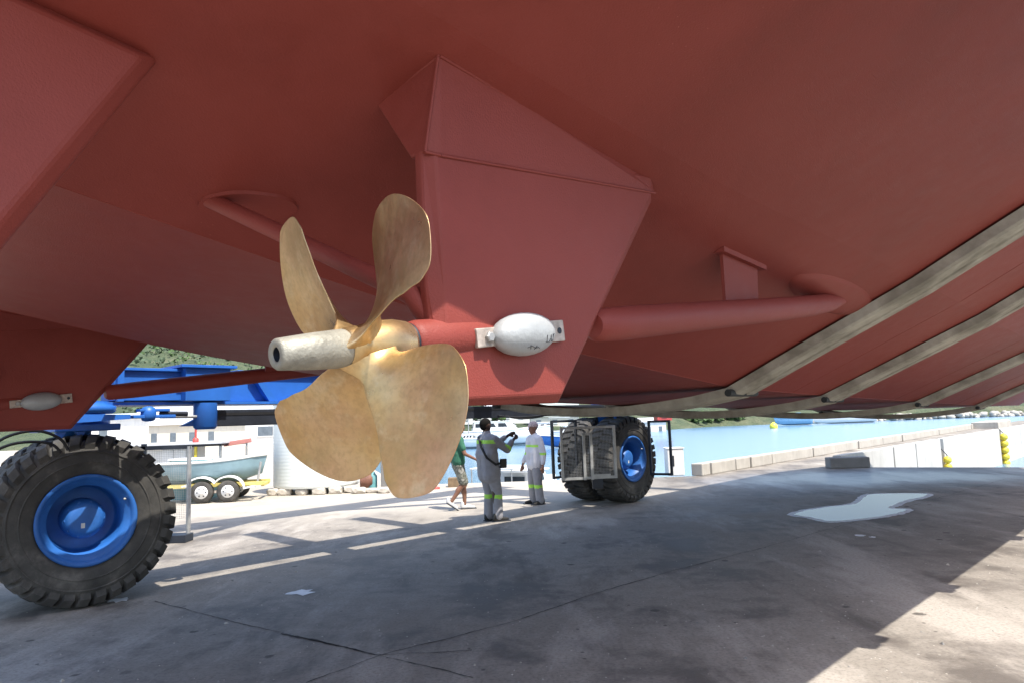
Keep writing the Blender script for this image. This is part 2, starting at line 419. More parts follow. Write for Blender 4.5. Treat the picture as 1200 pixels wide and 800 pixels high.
def plate(mb, outer, p0, th, inset, bevth):
    """flat plate in the (s, z) plane at p0 with long bevels towards its edges"""
    c = (sum(a for a, b in outer) / len(outer), sum(b for a, b in outer) / len(outer)); n = len(outer); inner = []
    for i in range(n):
        a = Vector(outer[i - 1]); b = Vector(outer[i]); d = Vector(outer[(i + 1) % n])
        e1 = (b - a).normalized(); e2 = (d - b).normalized()
        n1 = Vector((-e1.y, e1.x)); n2 = Vector((-e2.y, e2.x)); bis = (n1 + n2)
        if (Vector(c) - b).dot(bis) < 0: bis = -bis
        bis.normalize(); k = inset[i] if isinstance(inset, (list, tuple)) else inset
        inner.append(b + bis * k / max(.5, abs(bis.dot(n1))))
    vs = [B(s, p0 - bevth, z) for s, z in outer] + [B(s, p0 + bevth, z) for s, z in outer] + [B(q.x, p0 - th, q.y) for q in inner] + [B(q.x, p0 + th, q.y) for q in inner]
    fs = [(i, (i + 1) % n, n + (i + 1) % n, n + i) for i in range(n)]
    fs += [(i, (i + 1) % n, 2 * n + (i + 1) % n, 2 * n + i) for i in range(n)] + [(n + i, n + (i + 1) % n, 3 * n + (i + 1) % n, 3 * n + i) for i in range(n)]
    fs += [list(range(2 * n, 3 * n)), list(range(3 * n, 4 * n))]
    mb.add(vs, fs, None)

def running_gear(p0, sg, ds, with_prop):
    """strut, shaft tube, anode and propeller of one side; sg = +1 mirrors nothing (starboard), -1 mirrors about the keel"""
    def Q(s, p, z): return B(s + ds, p0 + sg * (p - 1.62), z)
    # strut plate
    m = MB()
    outer = [(1.352, 2.525), (1.360, 2.107), (1.395, 1.767), (1.943, 1.774), (2.625, 2.625), (2.600, 2.735), (1.37, 2.60)]
    plate(m, [(s + ds, z) for s, z in outer], p0, .047, [.03, .05, .018, .03, .055, .02, .02], .014)
    # pyramid fairing that spreads the strut against the hull
    N = Q(1.384, 1.546, 2.84); Fa = Q(1.358, 1.846, 2.77); Tn = Q(1.352, 1.585, 2.515); Tf = Q(1.352, 1.652, 2.515)
    Wn = Q(2.605, 1.590, 2.73); Wf = Q(2.605, 1.66, 2.73); Vn = Q(2.60, 1.571, 2.648); Vf = Q(2.60, 1.669, 2.648)
    Tn2 = Q(1.40, 1.570, 2.512); Tf2 = Q(1.40, 1.668, 2.512)
    m.add([N, Fa, Tn, Tf, Wn, Wf, Vn, Vf, Tn2, Tf2], [(0, 1, 3, 2), (0, 2, 8), (0, 8, 6, 4), (1, 9, 3), (1, 5, 7, 9), (4, 6, 7, 5), (2, 3, 9, 7, 6, 8), (0, 4, 5, 1)])
    st = m.build('shaft_strut', HULL, yacht)
    bv = st.modifiers.new('b', 'BEVEL'); bv.width = .007; bv.segments = 2; bv.limit_method = 'ANGLE'; bv.angle_limit = R(12)
    m = MB()
    for u_, v_ in ((N, Wn), (N, Fa), (Fa, Wf), (N, Tn), (Tn2, Vn), (Tn, Tn2)): m.tube([u_.lerp(v_, k / 6) - ZV * (.030 if (u_ in (N, Fa) and v_ in (Wn, Fa, Wf)) else 0) for k in range(7)], .0055, 7)
    m.build('weld_bead', HULL, st)
    # bearing barrel through the strut
    m = MB()
    prof = [(1.305, .054), (1.308, .058), (1.33, .063), (1.45, .064), (1.54, .062), (1.62, .054), (1.72, .044)]
    m.tube([Q(s, 1.62, shaft(s)) for s, r in prof], [r for s, r in prof], 28)
    m.lathe(Q(1.305, 1.62, shaft(1.305)), AX, [(0, .045), (-.02, .045), (-.02, .056), (0, .056)], 28, DARK)
    m.build('bearing_barrel', HULL, st)
    # inboard leg of the bracket
    m = MB(); a = Q(1.150, 2.62, 2.585); b = Q(1.36, 1.67, 2.10); c = Q(1.43, 1.625, 1.985); ax = (b - a).normalized()
    m.tube([a, a.lerp(b, .5), a.lerp(b, .9), b, b.lerp(c, .5), c], [.030, .030, .030, .032, .036, .044], 16)
    pad = []; nz = Vector((0, 0, 1))
    for k in range(28):
        t = 2 * math.pi * k / 28; s = 1.275 + .175 * .83 * math.cos(t) - .085 * .56 * math.sin(t); p = 2.515 - .175 * .56 * math.cos(t) - .085 * .83 * math.sin(t)
        pad.append((s, p, hullz(s, p)))
    m.add([Q(s, p, z - .012) for s, p, z in pad] + [Q(s, p, z + .03) for s, p, z in pad], [list(range(28)), *[(i, (i + 1) % 28, 28 + (i + 1) % 28, 28 + i) for i in range(28)]])
    m.build('bracket_leg', HULL, st)
    # shaft tube running up into the hull, stub plate and doubler
    m = MB()
    def sp_(s): return 1.62 + .036 * (s - 2.2)
    m.tube([Q(s, sp_(s), shaft(s)) + (ZV * e) for s, e in ((2.185, 0), (2.21, 0), (2.4, 0), (3.2, 0), (4.0, 0), (4.6, .004), (4.95, .014), (5.3, .04), (5.65, .09))], [.045, .062, .068, .068, .068, .067, .060, .040, .012], 26)
    tb = m.build('shaft_tube', HULL, yacht)
    m = MB()
    m.prism([Q(s, 1.745, z) for s, z in ((3.53, 2.62), (3.53, 2.26), (3.92, 2.30), (3.95, 2.60))], PV * (sg * .018))
    h1 = hullz(3.5, 1.75); h2 = hullz(4.0, 1.75)
    m.prism([Q(s, 1.715, z) for s, z in ((3.49, h1 - .012), (4.0, h2 - .012), (4.0, h2 + .03), (3.49, h1 + .03))], PV * (sg * .08))
    m.build('stub_plate', HULL, tb)
    m = MB(); vs = []; NR = 9; NA = 40
    for r_ in range(NR + 1):
        q = r_ / NR
        for k in range(NA):
            t = 2 * math.pi * k / NA; s = 5.05 + .72 * q * math.cos(t); p = 1.715 + .145 * q * math.sin(t)
            vs.append(Q(s, p, hullz(s, p) - .028 * (1 - q ** 2.2) - (.005 if r_ < NR else -.02)))
    m.add(vs, [(r_ * NA + k, r_ * NA + (k + 1) % NA, (r_ + 1) * NA + (k + 1) % NA, (r_ + 1) * NA + k) for r_ in range(NR) for k in range(NA)], None, True)
    m.build('tube_fairing', HULL, tb)
    # zinc anode with its two tabs and bolts
    Q0 = Q
    def Q(s, p, z): return B(s + ds, p0 + (p - 1.62), z)
    s0 = 1.716; z0 = shaft(s0) - .010; ps = 1.547
    m = MB(); m.ball(Q(s0, ps, z0), (.142, .062, .069), (AX, PV, UP), 24)
    an = m.build('anode', ZINCW, st)
    m = MB()
    m.box(Q(s0 - .155, ps + .012, z0 - .018), (.10, .016, .058), (AX, PV, UP), RUST, .004)
    m.build('mounting_tab', RUST, st); m = MB()
    m.box(Q(s0 + .17, ps + .012, z0 + .022), (.085, .016, .072), (AX, PV, UP), RUST, .004)
    m.build('mounting_tab', RUST, st)
    m = MB()
    m.lathe(Q(s0 - .155, ps + .004, z0 - .018), -PV, [(0, .017), (.010, .017), (.013, .013), (.013, 0)], 6, STEEL, False)
    m.build('bolt', STEEL, st)
    m = MB(); m.lathe(Q(s0 + .185, ps + .0035, z0 + .024), -PV, [(0, .011), (.0012, .011), (.0012, 0)], 14, DARK, False); m.build('bolt_hole', DARK, st)
    if with_prop:                                          # handwriting on the anode
        m = MB()
        def onan(u, v):
            y = .062 * math.sqrt(max(0, 1 - (u / .142) ** 2 - (v / .069) ** 2)); return Q(s0, ps - y - .0006, z0) + AX * u + UP * v
        for st_ in ([(.048, -.012), (.050, -.034)], [(.044, -.033), (.062, -.034)], [(.066, -.034), (.073, -.012), (.082, -.033)], [(.069, -.026), (.079, -.025)], [(.086, -.011), (.100, -.010)], [(.093, -.011), (.094, -.032)],
                    [(-.040, -.044), (-.022, -.040), (-.004, -.048), (.010, -.046), (.022, -.051)], [(.0, -.041), (-.006, -.052)], [(-.03, -.037), (-.024, -.049)]):
            m.tube([onan(*q) for q in st_], .0011, 5)
        m.build('marker_writing', INK, an)
    return Q0, st
Qn, strut_n = running_gear(1.62, 1, 0, True)
Qf, strut_f = running_gear(2 * CEN - 1.62, -1, -.11, False)
strut_n['label'] = 'starboard shaft strut carrying a clean white anode'
strut_f['label'] = 'shaded port shaft strut carrying a dull grey anode'

# rudders: only the inner forward corner of the near one reaches into the picture
for p0 in (2.05, 2 * CEN - 2.05):
    m = MB(); h = lambda s: hullz(s, p0)
    plate(m, [(.766, h(.766) + .02), (.413, 2.165), (.115, 1.65), (-.5, 1.65), (-.42, 2.75), (T0, h(T0) + .02)], p0, .06, .04, .016)
    rd = m.build('rudder', HULL, yacht)
    bv = rd.modifiers.new('b', 'BEVEL'); bv.width = .012; bv.segments = 2; bv.limit_method = 'ANGLE'; bv.angle_limit = R(12)

# ------------------------------------------------------------------ propeller (part of the yacht; blades are its sub-parts)
def propeller(Q, ds=0):
    HC = Q(1.1477, 1.62, shaft(1.1477))
    m = MB()
    prof = [(-.062, .046), (-.060, .054), (-.03, .0565), (-.024, .058), (-.018, .0565), (.0, .060), (.05, .068), (.10, .069), (.140, .062), (.150, .058), (.150, .03)]
    m.lathe(HC, AX, prof, 40, BRONZE)
    m.lathe(HC + AX * .147, AX, [(0, .05), (.06, .05)], 24, DARK)
    prop = m.build('propeller', BRONZE, yacht)
    m = MB()
    a = HC - AX * .258
    m.lathe(a, AX, [(.004, .018), (0, .020), (0, .035), (.006, .0395), (.10, .047), (.192, .0515), (.197, .050), (.197, .03)], 36, ZINC)
    m.lathe(a, AX, [(.005, .0185), (.05, .0165), (.05, 0)], 20, DARK)
    m.build('nose_cone', ZINC, prop)
    ph0, Rr, Pp, rake, k1, k2 = .861, .4570, .6505, -.0584, .6463, -1.1803
    X = [.11, .16, .22, .35, .5, .65, .8, .92, .975, 1.0]; Cc = [.40, .31, .2705, .4352, .5893, .7659, .8362, .6872, .4474, 0]
    gx = np.linspace(.11, 1.0, 300); gc = np.interp(gx, X, [*Cc[:-1], .30]); kk = np.hanning(31); kk /= kk.sum()
    gc = np.convolve(np.concatenate([np.full(15, gc[0]), gc, np.full(15, gc[-1])]), kk, 'valid')
    xs = list(np.linspace(.11, .86, 24)) + [1 - d for d in (.125, .11, .095, .08, .065, .052, .04, .03, .021, .014, .008, .004, .0012)]
    NU = 22
    for k in range(4):
        lo = []; up = []
        for x in xs:
            c = Rr * float(np.interp(x, gx, gc)) * (math.sqrt(max(0, 1 - ((x - .86) / .14) ** 2.3)) if x > .86 else 1)
            r = x * Rr; be = math.atan2(Pp, 2 * math.pi * r); x0 = x - .22; sk = k1 * x0 + k2 * x0 ** 2
            tm = .020 * (1 - x) + .0042 + .034 * math.exp(-(x - .11) / .045)
            for i in range(NU + 1):
                u = -.5 * math.cos(math.pi * i / NU)
                dl = u * c * math.cos(be) / r + sk; axl = u * c * math.sin(be) + sk * Pp / (2 * math.pi) + rake * (r - .22 * Rr)
                th = tm * math.sqrt(max(0, 1 - (2 * u) ** 2)) * (.55 + .45 * (1 - (2 * u) ** 2)) * .5 + .0009
                if x > .97: th *= .75
                cam_ = .035 * c * (1 - (2 * u) ** 2) * .4
                ph = ph0 + k * math.pi / 2 + dl
                rad = UP * math.cos(ph) + PV * math.sin(ph); tan = -UP * math.sin(ph) + PV * math.cos(ph)
                nrm = (AX * math.cos(be) - tan * math.sin(be))
                c0_ = HC + AX * axl + rad * r + nrm * cam_
                lo.append(c0_ - nrm * th); up.append(c0_ + nrm * th)
        nx = len(xs); w = NU + 1; vs = lo + up; o = nx * w
        fs = [(i * w + j, i * w + j + 1, (i + 1) * w + j + 1, (i + 1) * w + j) for i in range(nx - 1) for j in range(NU)]
        fs += [(o + i * w + j, o + (i + 1) * w + j, o + (i + 1) * w + j + 1, o + i * w + j + 1) for i in range(nx - 1) for j in range(NU)]
        fs += [(i * w, (i + 1) * w, o + (i + 1) * w, o + i * w) for i in range(nx - 1)] + [(i * w + NU, o + i * w + NU, o + (i + 1) * w + NU, (i + 1) * w + NU) for i in range(nx - 1)]
        fs += [((nx - 1) * w + j, (nx - 1) * w + j + 1, o + (nx - 1) * w + j + 1, o + (nx - 1) * w + j) for j in range(NU)]
        m = MB(); m.add(vs, fs, None, True)
        b = m.build('blade', BRONZE, prop)
        # root fillet so that the blade grows out of the hub
    return prop
prop_n = propeller(Qn)
# the port propeller is a copy of the starboard one
pf = copy_tree(prop_n, yacht); pf.location = Vector(prop_n.location) + (Qf(1.1477, 1.62, shaft(1.1477)) - Qn(1.1477, 1.62, shaft(1.1477)))

# ------------------------------------------------------------------ boat lift (port side frame; the other side is out of the picture)
lift = empty('boat_lift', B(7.5, 8.5, 0), 'blue travelling boat lift on giant black tyres over the yard', 'boat lift')
WR = .865
def wheel(s, p):
    o = B(s, p, WR); ax = -PV                              # the axle, pointing at the camera side
    hw = .285
    m = MB()
    prof = [(-hw * .78, .44), (-hw * .95, .485), (-hw, .62), (-hw * .97, .72), (-hw * .84, .79), (-hw * .7, .808), (hw * .7, .808), (hw * .84, .79), (hw * .97, .72), (hw, .62), (hw * .95, .485), (hw * .78, .44)]
    m.lathe(o, ax, prof, 64, TYRE)
    U = FV; nlug = 34
    for side in (-1, 1):
        for k in range(nlug):
            t = 2 * math.pi * (k + (.5 if side > 0 else 0)) / nlug
            def at(h, r, dt): a = t + dt; return o + ax * h * side + (U * math.cos(a) + ZV * math.sin(a)) * r
            wv = .058; sk = .10
            L = [(.0, .858), (hw * .62, .866), (hw * .93, .845), (hw * 1.045, .775)]
            lo = [(.0, .80), (hw * .62, .80), (hw * .84, .78), (hw * .97, .715)]
            vs = []
            for i, ((h, r), (h2, r2)) in enumerate(zip(L, lo)):
                d = -sk * (1 - i / 3)
                vs += [at(h, r, d - wv), at(h, r, d + wv), at(h2, r2, d + wv * 1.12), at(h2, r2, d - wv * 1.12)]
            fs = [(0, 1, 2, 3), (12, 15, 14, 13)]
            for i in range(3):
                a = 4 * i
                fs += [(a + q, a + (q + 1) % 4, a + 4 + (q + 1) % 4, a + 4 + q) for q in range(4)]
            m.add(vs, fs, TYRE)
    # moulded rings on the sidewall
    for r_ in (.585, .69):
        m.lathe(o + ax * hw * 1.0, ax, [(-.012, r_ - .012), (.004, r_ - .006), (.004, r_ + .006), (-.012, r_ + .012)], 64, TYRE)
    ty = m.build('wheel', TYRE, lift)
    m = MB()
    m.lathe(o, ax, [(hw * .80, .452), (hw * .96, .462), (hw * 1.0, .450), (hw * .97, .424), (hw * .88, .408), (hw * .80, .395), (hw * .76, .350), (hw * .0, .335), (-hw * .35, .33), (-hw * .4, .31), (-hw * .4, .17)], 64, BLUE2)
    for k in range(1):
        a = R(28); c = o + ax * (hw * .84) + (U * math.cos(a) + ZV * math.sin(a)) * .385
        m.lathe(c, ax, [(0, .012), (.03, .012), (.03, 0)], 8, STEEL)
    m.build('rim', BLUE2, ty)
    m = MB()
    m.lathe(o, ax, [(-hw * .4, .205), (hw * .34, .195), (hw * .38, .178), (hw * .52, .165), (hw * .56, .12), (hw * .56, 0)], 40, BLUE2)
    for k in range(10):
        a = 2 * math.pi * k / 10; c = o + ax * (hw * .38) + (U * math.cos(a) + ZV * math.sin(a)) * .172
        m.lathe(c, ax, [(-.02, .014), (.012, .014), (.012, 0)], 6, BLUE2, False)
    m.box(o + ax * (hw * .56 + .002) + U * -.02 - ZV * .06, (.035, .004, .05), (U, ax, ZV), M('worn label', (.6, .6, .58), .6), 0)
    m.build('hub', BLUE2, ty)
    return ty
PW = 8.27 + .285
w0 = wheel(2.53, PW)
for s, p, rot in ((2.53, PW + .70, 0), (12.47, PW + .10, .3), (12.47, PW + .86, .2)):
    c = copy_tree(w0, lift); c.location = B(s - 2.53, p - PW, 0)
    if s < 3: near_dual = c
# the near pair is steered a little towards the stern
rz = Matrix.Rotation(R(-7), 3, 'Z'); piv = B(2.53, PW, WR) - Vector(lift.location)
for q in (w0, near_dual):
    l0 = Vector(q.location); q.rotation_euler = (0, 0, R(-7)); q.location = piv - rz @ (piv - l0)
# the bogie that carries each pair
def bogie(s, p):
    m = MB()
    m.lathe(B(s, p, 1.70), ZV, [(-.62, .0), (-.62, .16), (.10, .16), (.12, .34), (.20, .34), (.21, .29), (.35, .29)], 36, BLUE)
    m.box(B(s, p, 1.80), (.62, .95, .07), (FV, PV, ZV), BLUE, .01)
    for d in (-.36, .36):                                   # fork cheeks outside the wheels' inner faces
        pass
    for dp in (-.44,):
        m.prism([B(s - .36, p + dp, 1.83), B(s - .06, p + dp, 1.83), B(s - .06, p + dp, 1.93)], PV * .04, BLUE)
    for k in (-.3, -.12):
        m.prism([B(s + k, p - .45, 1.76), B(s + k + .10, p - .45, 1.76), B(s + k + .05, p - .45, 1.68)], PV * .05, BLUE)
    m.lathe(B(s, p - .25, WR), PV, [(0, .12), (.9, .12)], 20, DARK)
    return m.build('bogie', BLUE, lift)
bogie(2.53, PW + .35); bogie(12.47, PW + .48)
m = MB()
# main side beam: box section with flanges, stepped block over the first post
m.box(B(3.02, 8.22, 2.215), (.78, .40, .31), (FV, PV, ZV), BLUE, .008)
m.box(B(2.98, 8.22, 2.385), (.92, .48, .028), (FV, PV, ZV), BLUE, .004)
m.box(B(3.55, 8.17, 2.23), (.50, .54, .36), (FV, PV, ZV), BLUE, .008)
m.box(B(3.55, 8.17, 2.425), (.62, .62, .03), (FV, PV, ZV), BLUE, .004)
m.box(B(8.1, 8.35, 2.22), (8.6, .30, .34), (FV, PV, ZV), BLUE, .008)
m.box(B(7.5, 8.31, 2.03), (10.4, .52, .03), (FV, PV, ZV), BLUE, .004)
m.box(B(8.3, 8.35, 2.405), (8.6, .42, .026), (FV, PV, ZV), BLUE, .004)
for s in (4.15, 6.0, 7.8, 9.6):
    m.prism([B(s, 8.19, 2.39), B(s + .07, 8.19, 2.39), B(s + .35, 8.19, 2.05), B(s + .23, 8.19, 2.05)], PV * -.09, BLUE)
m.prism([B(2.64, 8.00, 2.05), B(2.70, 8.00, 2.05), B(2.70, 8.00, 2.37), B(2.64, 8.00, 2.37)], PV * -.05, BLUE)
m.build('side_beam', BLUE, lift)
m = MB(); m.box(B(8.0, 8.12, 1.862), (8.6, .20, .185), (FV, PV, ZV), DARK, .01)
m.box(B(8.0, 8.02, 1.905), (8.6, .012, .03), (FV, PV, ZV), BLACK); m.build('lower_beam', DARK, lift)
m = MB(); m.lathe(B(3.56, 8.0, 1.74), ZV, [(0, .10), (.03, .125), (.29, .125)], 24, BLUE)
m.prism([B(3.30, 8.0, 1.78), B(3.46, 8.0, 1.78), B(3.46, 8.0, 1.86)], PV * .06, BLUE); m.build('drop_post', BLUE, lift)
m = MB()
m.prism([B(2.10, 7.95, 1.835), B(2.75, 7.9, 1.87), B(2.75, 7.9, 1.915), B(2.10, 7.95, 1.93)], PV * .16, BLUE)
m.box(B(2.98, 7.93, 1.89), (.42, .12, .032), (FV, PV, ZV), BLUE, .006); m.box(B(2.98, 7.93, 1.955), (.30, .12, .028), (FV, PV, ZV), BLUE, .006)
m.lathe(B(2.93, 7.92, 1.84), ZV, [(0, .03), (.01, .06), (.05, .075), (.10, .075), (.14, .06), (.155, .03), (.155, 0)], 20, BLUE)
m.tube([B(3.05, 7.93, 1.92), B(3.34, 7.95, 1.915)], .026, 10, DARK); m.tube([B(3.05, 7.93, 1.885), B(3.5, 7.97, 1.88)], .018, 10, STEEL)
m.lathe(B(2.30, 8.0, 1.93), ZV, [(0, .30), (.02, .33), (.07, .33), (.09, .26), (.12, .26)], 36, BLUE)
m.build('steering_rod', BLUE, lift)
for pts in ([(1.55, 8.3, 1.52), (1.75, 8.25, 1.72), (2.0, 8.2, 1.78), (2.2, 8.2, 1.70), (2.28, 8.2, 1.58)], [(1.5, 8.25, 1.50), (1.8, 8.2, 1.66), (2.1, 8.2, 1.66), (2.22, 8.2, 1.56)],
            [(8.35, 8.0, 1.80), (8.55, 7.98, 1.76), (8.85, 7.98, 1.745), (9.2, 8.0, 1.765), (9.4, 8.02, 1.80)], [(8.2, 8.0, 1.80), (8.5, 7.98, 1.775), (9.0, 7.98, 1.775), (9.3, 8.0, 1.80)]):
    P_ = [B(*q) for q in pts]; fine = []
    for i in range(len(P_) - 1):
        p0_ = P_[max(i - 1, 0)]; p1_ = P_[i]; p2_ = P_[i + 1]; p3_ = P_[min(i + 2, len(P_) - 1)]
        for j in range(6):
            t = j / 6; fine.append(.5 * ((2 * p1_) + (-p0_ + p2_) * t + (2 * p0_ - 5 * p1_ + 4 * p2_ - p3_) * t * t + (-p0_ + 3 * p1_ - 3 * p2_ + p3_) * t ** 3))
    fine.append(P_[-1]); m = MB(); m.tube(fine, .014, 8, BLACK); m.build('hose', BLACK, lift)
for s in (2.2, 12.5):
    m = MB(); m.box(B(s, 8.78, 5.25), (.55, .40, 6.1), (FV, PV, ZV), BLUE, .02); m.build('column', BLUE, lift)
for s, e in ((2.2, 1), (12.5, -1)):
    for z0, z1, L in ((5.2, 8.2, 2.6), (3.2, 8.2, 4.4)):
        m = MB(); m.tube([B(s, 8.78, z0), B(s + e * L, 8.78, z1)], .13, 12, BLUE); m.build('brace', BLUE, lift)
m = MB(); m.box(B(7.4, 8.78, 8.6), (12.5, .6, .7), (FV, PV, ZV), BLUE, .02)
for s in (1.6, 12.9): m.box(B(s, 4.0, 8.7), (.6, 10.2, .7), (FV, PV, ZV), BLUE, .02)
m.box(B(7.6, -.45, 8.6), (12.5, .6, .7), (FV, PV, ZV), BLUE, .02)
m.build('top_beam', BLUE, lift)
for s in (3.0, 12.5):
    m = MB(); m.box(B(s, -.75, 5.0), (.55, .40, 6.6), (FV, PV, ZV), BLUE, .02); m.build('column', BLUE, lift)
    q = copy_tree(w0, lift); q.location = B(s - 2.53, -.75 - PW, 0); q.rotation_euler = (0, 0, 0)
    m = MB(); m.box(B(s, -.75, 1.75), (.7, .6, .12), (FV, PV, ZV), BLUE, .02); m.build('bogie', BLUE, lift)
# wire mesh guards in front of and behind the far pair of tyres
def guard(name, x0, x1, y0, y1, z0, z1, mat, t=.04, mesh=True, extra=None):
    m = MB(); a = Vector((x0, y0, 0)); b = Vector((x1, y1, 0)); u = (b - a).normalized(); w = Vector((-u.y, u.x, 0)); L = (b - a).length
    for z in (z0, z1): m.box((a + b) / 2 + ZV * z, (L + t, t, t), (u, w, ZV), mat)
    for q in (a, b): m.box(q + ZV * (z0 + z1) / 2, (t, t, z1 - z0 - t), (u, w, ZV), mat)
    if extra: extra(m, a, u, w)
    o = m.build(name, mat, lift)
    if mesh:
        g = MB(); st = .028
        for i in range(1, int(L / st)): g.box(a + u * (i * st) + ZV * (z0 + z1) / 2, (.003, .003, z1 - z0), (u, w, ZV), mat)
        for i in range(1, int((z1 - z0) / st)): g.box((a + b) / 2 + ZV * (z0 + i * st), (L, .003, .003), (u, w, ZV), mat)
        g.build('wire_mesh', STEEL, o)
    return o
def ex(m, a, u, w):
    for d in (.42, .56): m.box(a + u * d + ZV * 1.00 - w * .03, (.05, .03, .86), (u, w, ZV), STEEL)
    m.box(a + u * .49 + ZV * 1.42 - w * .03, (.19, .03, .05), (u, w, ZV), STEEL)
    m.box(a + u * .75 + ZV * .63 - w * .02, (.32, .03, .07), (u, w, ZV), STEEL)
    m.box(a + u * .66 + ZV * .50, (.20, .04, .20), (u, w, ZV), DARK)
guard('wheel_guard', .86, 1.87, 13.70, 13.86, .60, 1.54, STEEL, .045, True, ex)
guard('wheel_guard', .71, 1.2, 14.1, 14.5, .60, 1.67, DARK, .045, False)
guard('wheel_guard', 2.72, 3.08, 14.85, 14.6, .55, 1.60, DARK, .045, False)

# ------------------------------------------------------------------ lifting belts
def belt(s0, label):
    hw = .19; th = .085
    def pt(q_, out):
        a = section(s0)
        return None
    a = section(s0); (q1, z1), (q2, z2), (q3, z3) = a[1], a[2], a[3]
    (q3p, z3p) = chine(s0, 1)
    path = [(-q3 - .06, 8.4), (-q3 - .03, ztop(s0)), (-q3 - .02, z3), (-q2, z2), (-q1, z1)] + [(-q1 + 2 * q1 * k / 8, z1 - .10 * math.sin(math.pi * k / 8) - .015) for k in range(1, 8)] + [(q1, z1), (q2, z2), (q3p + .04, ztop(s0)), (q3p + .15, 8.4)]
    # subdivide, offset outwards
    P2 = []
    for i in range(len(path) - 1):
        (x0, y0), (x1, y1) = path[i], path[i + 1]; L = math.hypot(x1 - x0, y1 - y0); k = max(1, int(L / .25))
        P2 += [(x0 + (x1 - x0) * j / k, y0 + (y1 - y0) * j / k) for j in range(k)]
    P2.append(path[-1])
    random.seed(int(s0 * 100)); vs = []; n = len(P2)
    for i, (x, y) in enumerate(P2):
        xa, ya = P2[max(0, i - 1)]; xb, yb = P2[min(n - 1, i + 1)]; tx, ty = xb - xa, yb - ya; L = math.hypot(tx, ty); nx, ny = ty / L, -tx / L   # outward (down) normal
        wob = .006 * math.sin(i * 1.3 + s0)
        prof = [(-hw, .004), (-hw + .012, th * .8), (-hw + .03, th), (-.03, th + .004), (-.012, th - .014), (.012, th - .014), (.03, th + .004), (hw - .03, th), (hw - .012, th * .8), (hw, .004)]
        for ds, o in prof: vs.append(B(s0 + ds + wob, CEN + x + nx * o, y + ny * o))
    w = 10; fs = [(i * w + j, i * w + j + 1, (i + 1) * w + j + 1, (i + 1) * w + j) for i in range(n - 1) for j in range(w - 1)] + [(i * w + w - 1, i * w, (i + 1) * w, (i + 1) * w + w - 1) for i in range(n - 1)]
    m = MB(); m.add(vs, fs, SLING, False); m.f += [list(range(w)), list(range((n - 1) * w, n * w))]; m.m += [0, 0]; m.sm += [False, False]
    o = m.build('lifting_belt', SLING, None, B(s0, CEN, z1))
    tag(o, label, 'lifting belt', 'belts under the yacht')
    for sg in (-1, 1):                                     # dark pads that keep the belt off the knuckle
        m = MB(); m.tube([B(s0 + d, CEN + sg * (q1 + .05), z1 - .045) for d in (-.25, .25)], [.03, .03], 14, M('dark pad', (.025, .03, .03), .7), True)
        m.build('edge_pad', None, o)
    return o
for s0, lb in ((5.74, 'dirty grey lifting belt nearest the propeller, first under the red hull'), (7.82, 'dirty grey lifting belt second from the propeller under the hull'),
               (11.2, 'dirty grey lifting belt third from the propeller under the hull'), (14.9, 'dirty grey lifting belt farthest from the propeller under the hull')):
    belt(s0, lb)

# ------------------------------------------------------------------ the setting: yard, harbour, far shore
KD = Vector((3.24, 3.71, 0)).normalized(); K0 = Vector((5.0, 20.61, 0)); E0 = Vector((9.45, 21.95, 0))
edge = [(-140, -60), (70, -60), (70, -10.8), (E0.x, E0.y), tuple((E0 + FV * 62)[:2]), tuple((K0 + KD * 66)[:2]), (K0.x, K0.y), (-3.2, 20.95), (-4.2, 24), (-14, 58), (-20, 100), (-140, 100)]
m = MB()
bm = bmesh.new(); vs = [bm.verts.new((x, y, 0)) for x, y in edge]; f = bm.faces.new(vs)
f.normal_update(); bmesh.ops.triangulate(bm, faces=[f]); bm.verts.index_update()
m.add([v.co for v in bm.verts], [[v.index for v in f.verts] for f in bm.faces], GROUND); bm.free()
n = len(edge)
m.add([(x, y, z) for z in (0, -3) for x, y in edge], [(i, (i + 1) % n, n + (i + 1) % n, n + i) for i in range(n)], CONC)
tag(m.build('ground', GROUND, None, (0, 0, 0)), kind='structure')
m = MB(); m.add([(-2500, 0, -1.5), (3500, 0, -1.5), (3500, 5000, -1.5), (-2500, 5000, -1.5)], [(0, 1, 2, 3)], WATER); tag(m.build('water', WATER, None, (0, 0, 0), fix=False), kind='structure')

def hnoise(x, y):
    return math.sin(x * .021 + 1.3) * math.cos(y * .017 + .4) + .5 * math.sin(x * .06 + y * .045) + .3 * math.sin(x * .13 - y * .1 + 2) + .18 * math.sin(x * .31 + y * .23)
def ysh(x):
    return float(np.interp(x, [-300, -20, 0, 16, 26, 48, 80, 160, 700], [97, 97, 104, 108, 150, 178, 186, 186, 230]))
def hh(x, y):
    d = y - ysh(x); fall = float(np.interp(x, [-400, -20, 60, 160], [.235, .20, .10, .03]))
    k = max(0, d - 22)
    return -1.75 + min(d, 8) * .33 + min(max(0, d - 8), 14) * .04 + k * fall * (1 + .0004 * k) * (1 + .16 * hnoise(x, y)) + (hnoise(x * 2.3, y * 2.1) * 1.6 if k > 4 else 0)
xs_ = np.concatenate([np.linspace(-420, -140, 30), np.linspace(-134, 120, 90), np.linspace(128, 700, 36)]); ds_ = np.concatenate([np.linspace(-.5, 40, 18), np.linspace(46, 420, 55)])
vs = []
for x in xs_:
    for d in ds_:
        y = ysh(x) + d; vs.append((x, y, hh(x, y)))
w = len(ds_); m = MB(); m.add(vs, [(i * w + j, i * w + j + 1, (i + 1) * w + j + 1, (i + 1) * w + j) for i in range(len(xs_) - 1) for j in range(w - 1)], HILL, True)
tag(m.build('hills', HILL), kind='structure')

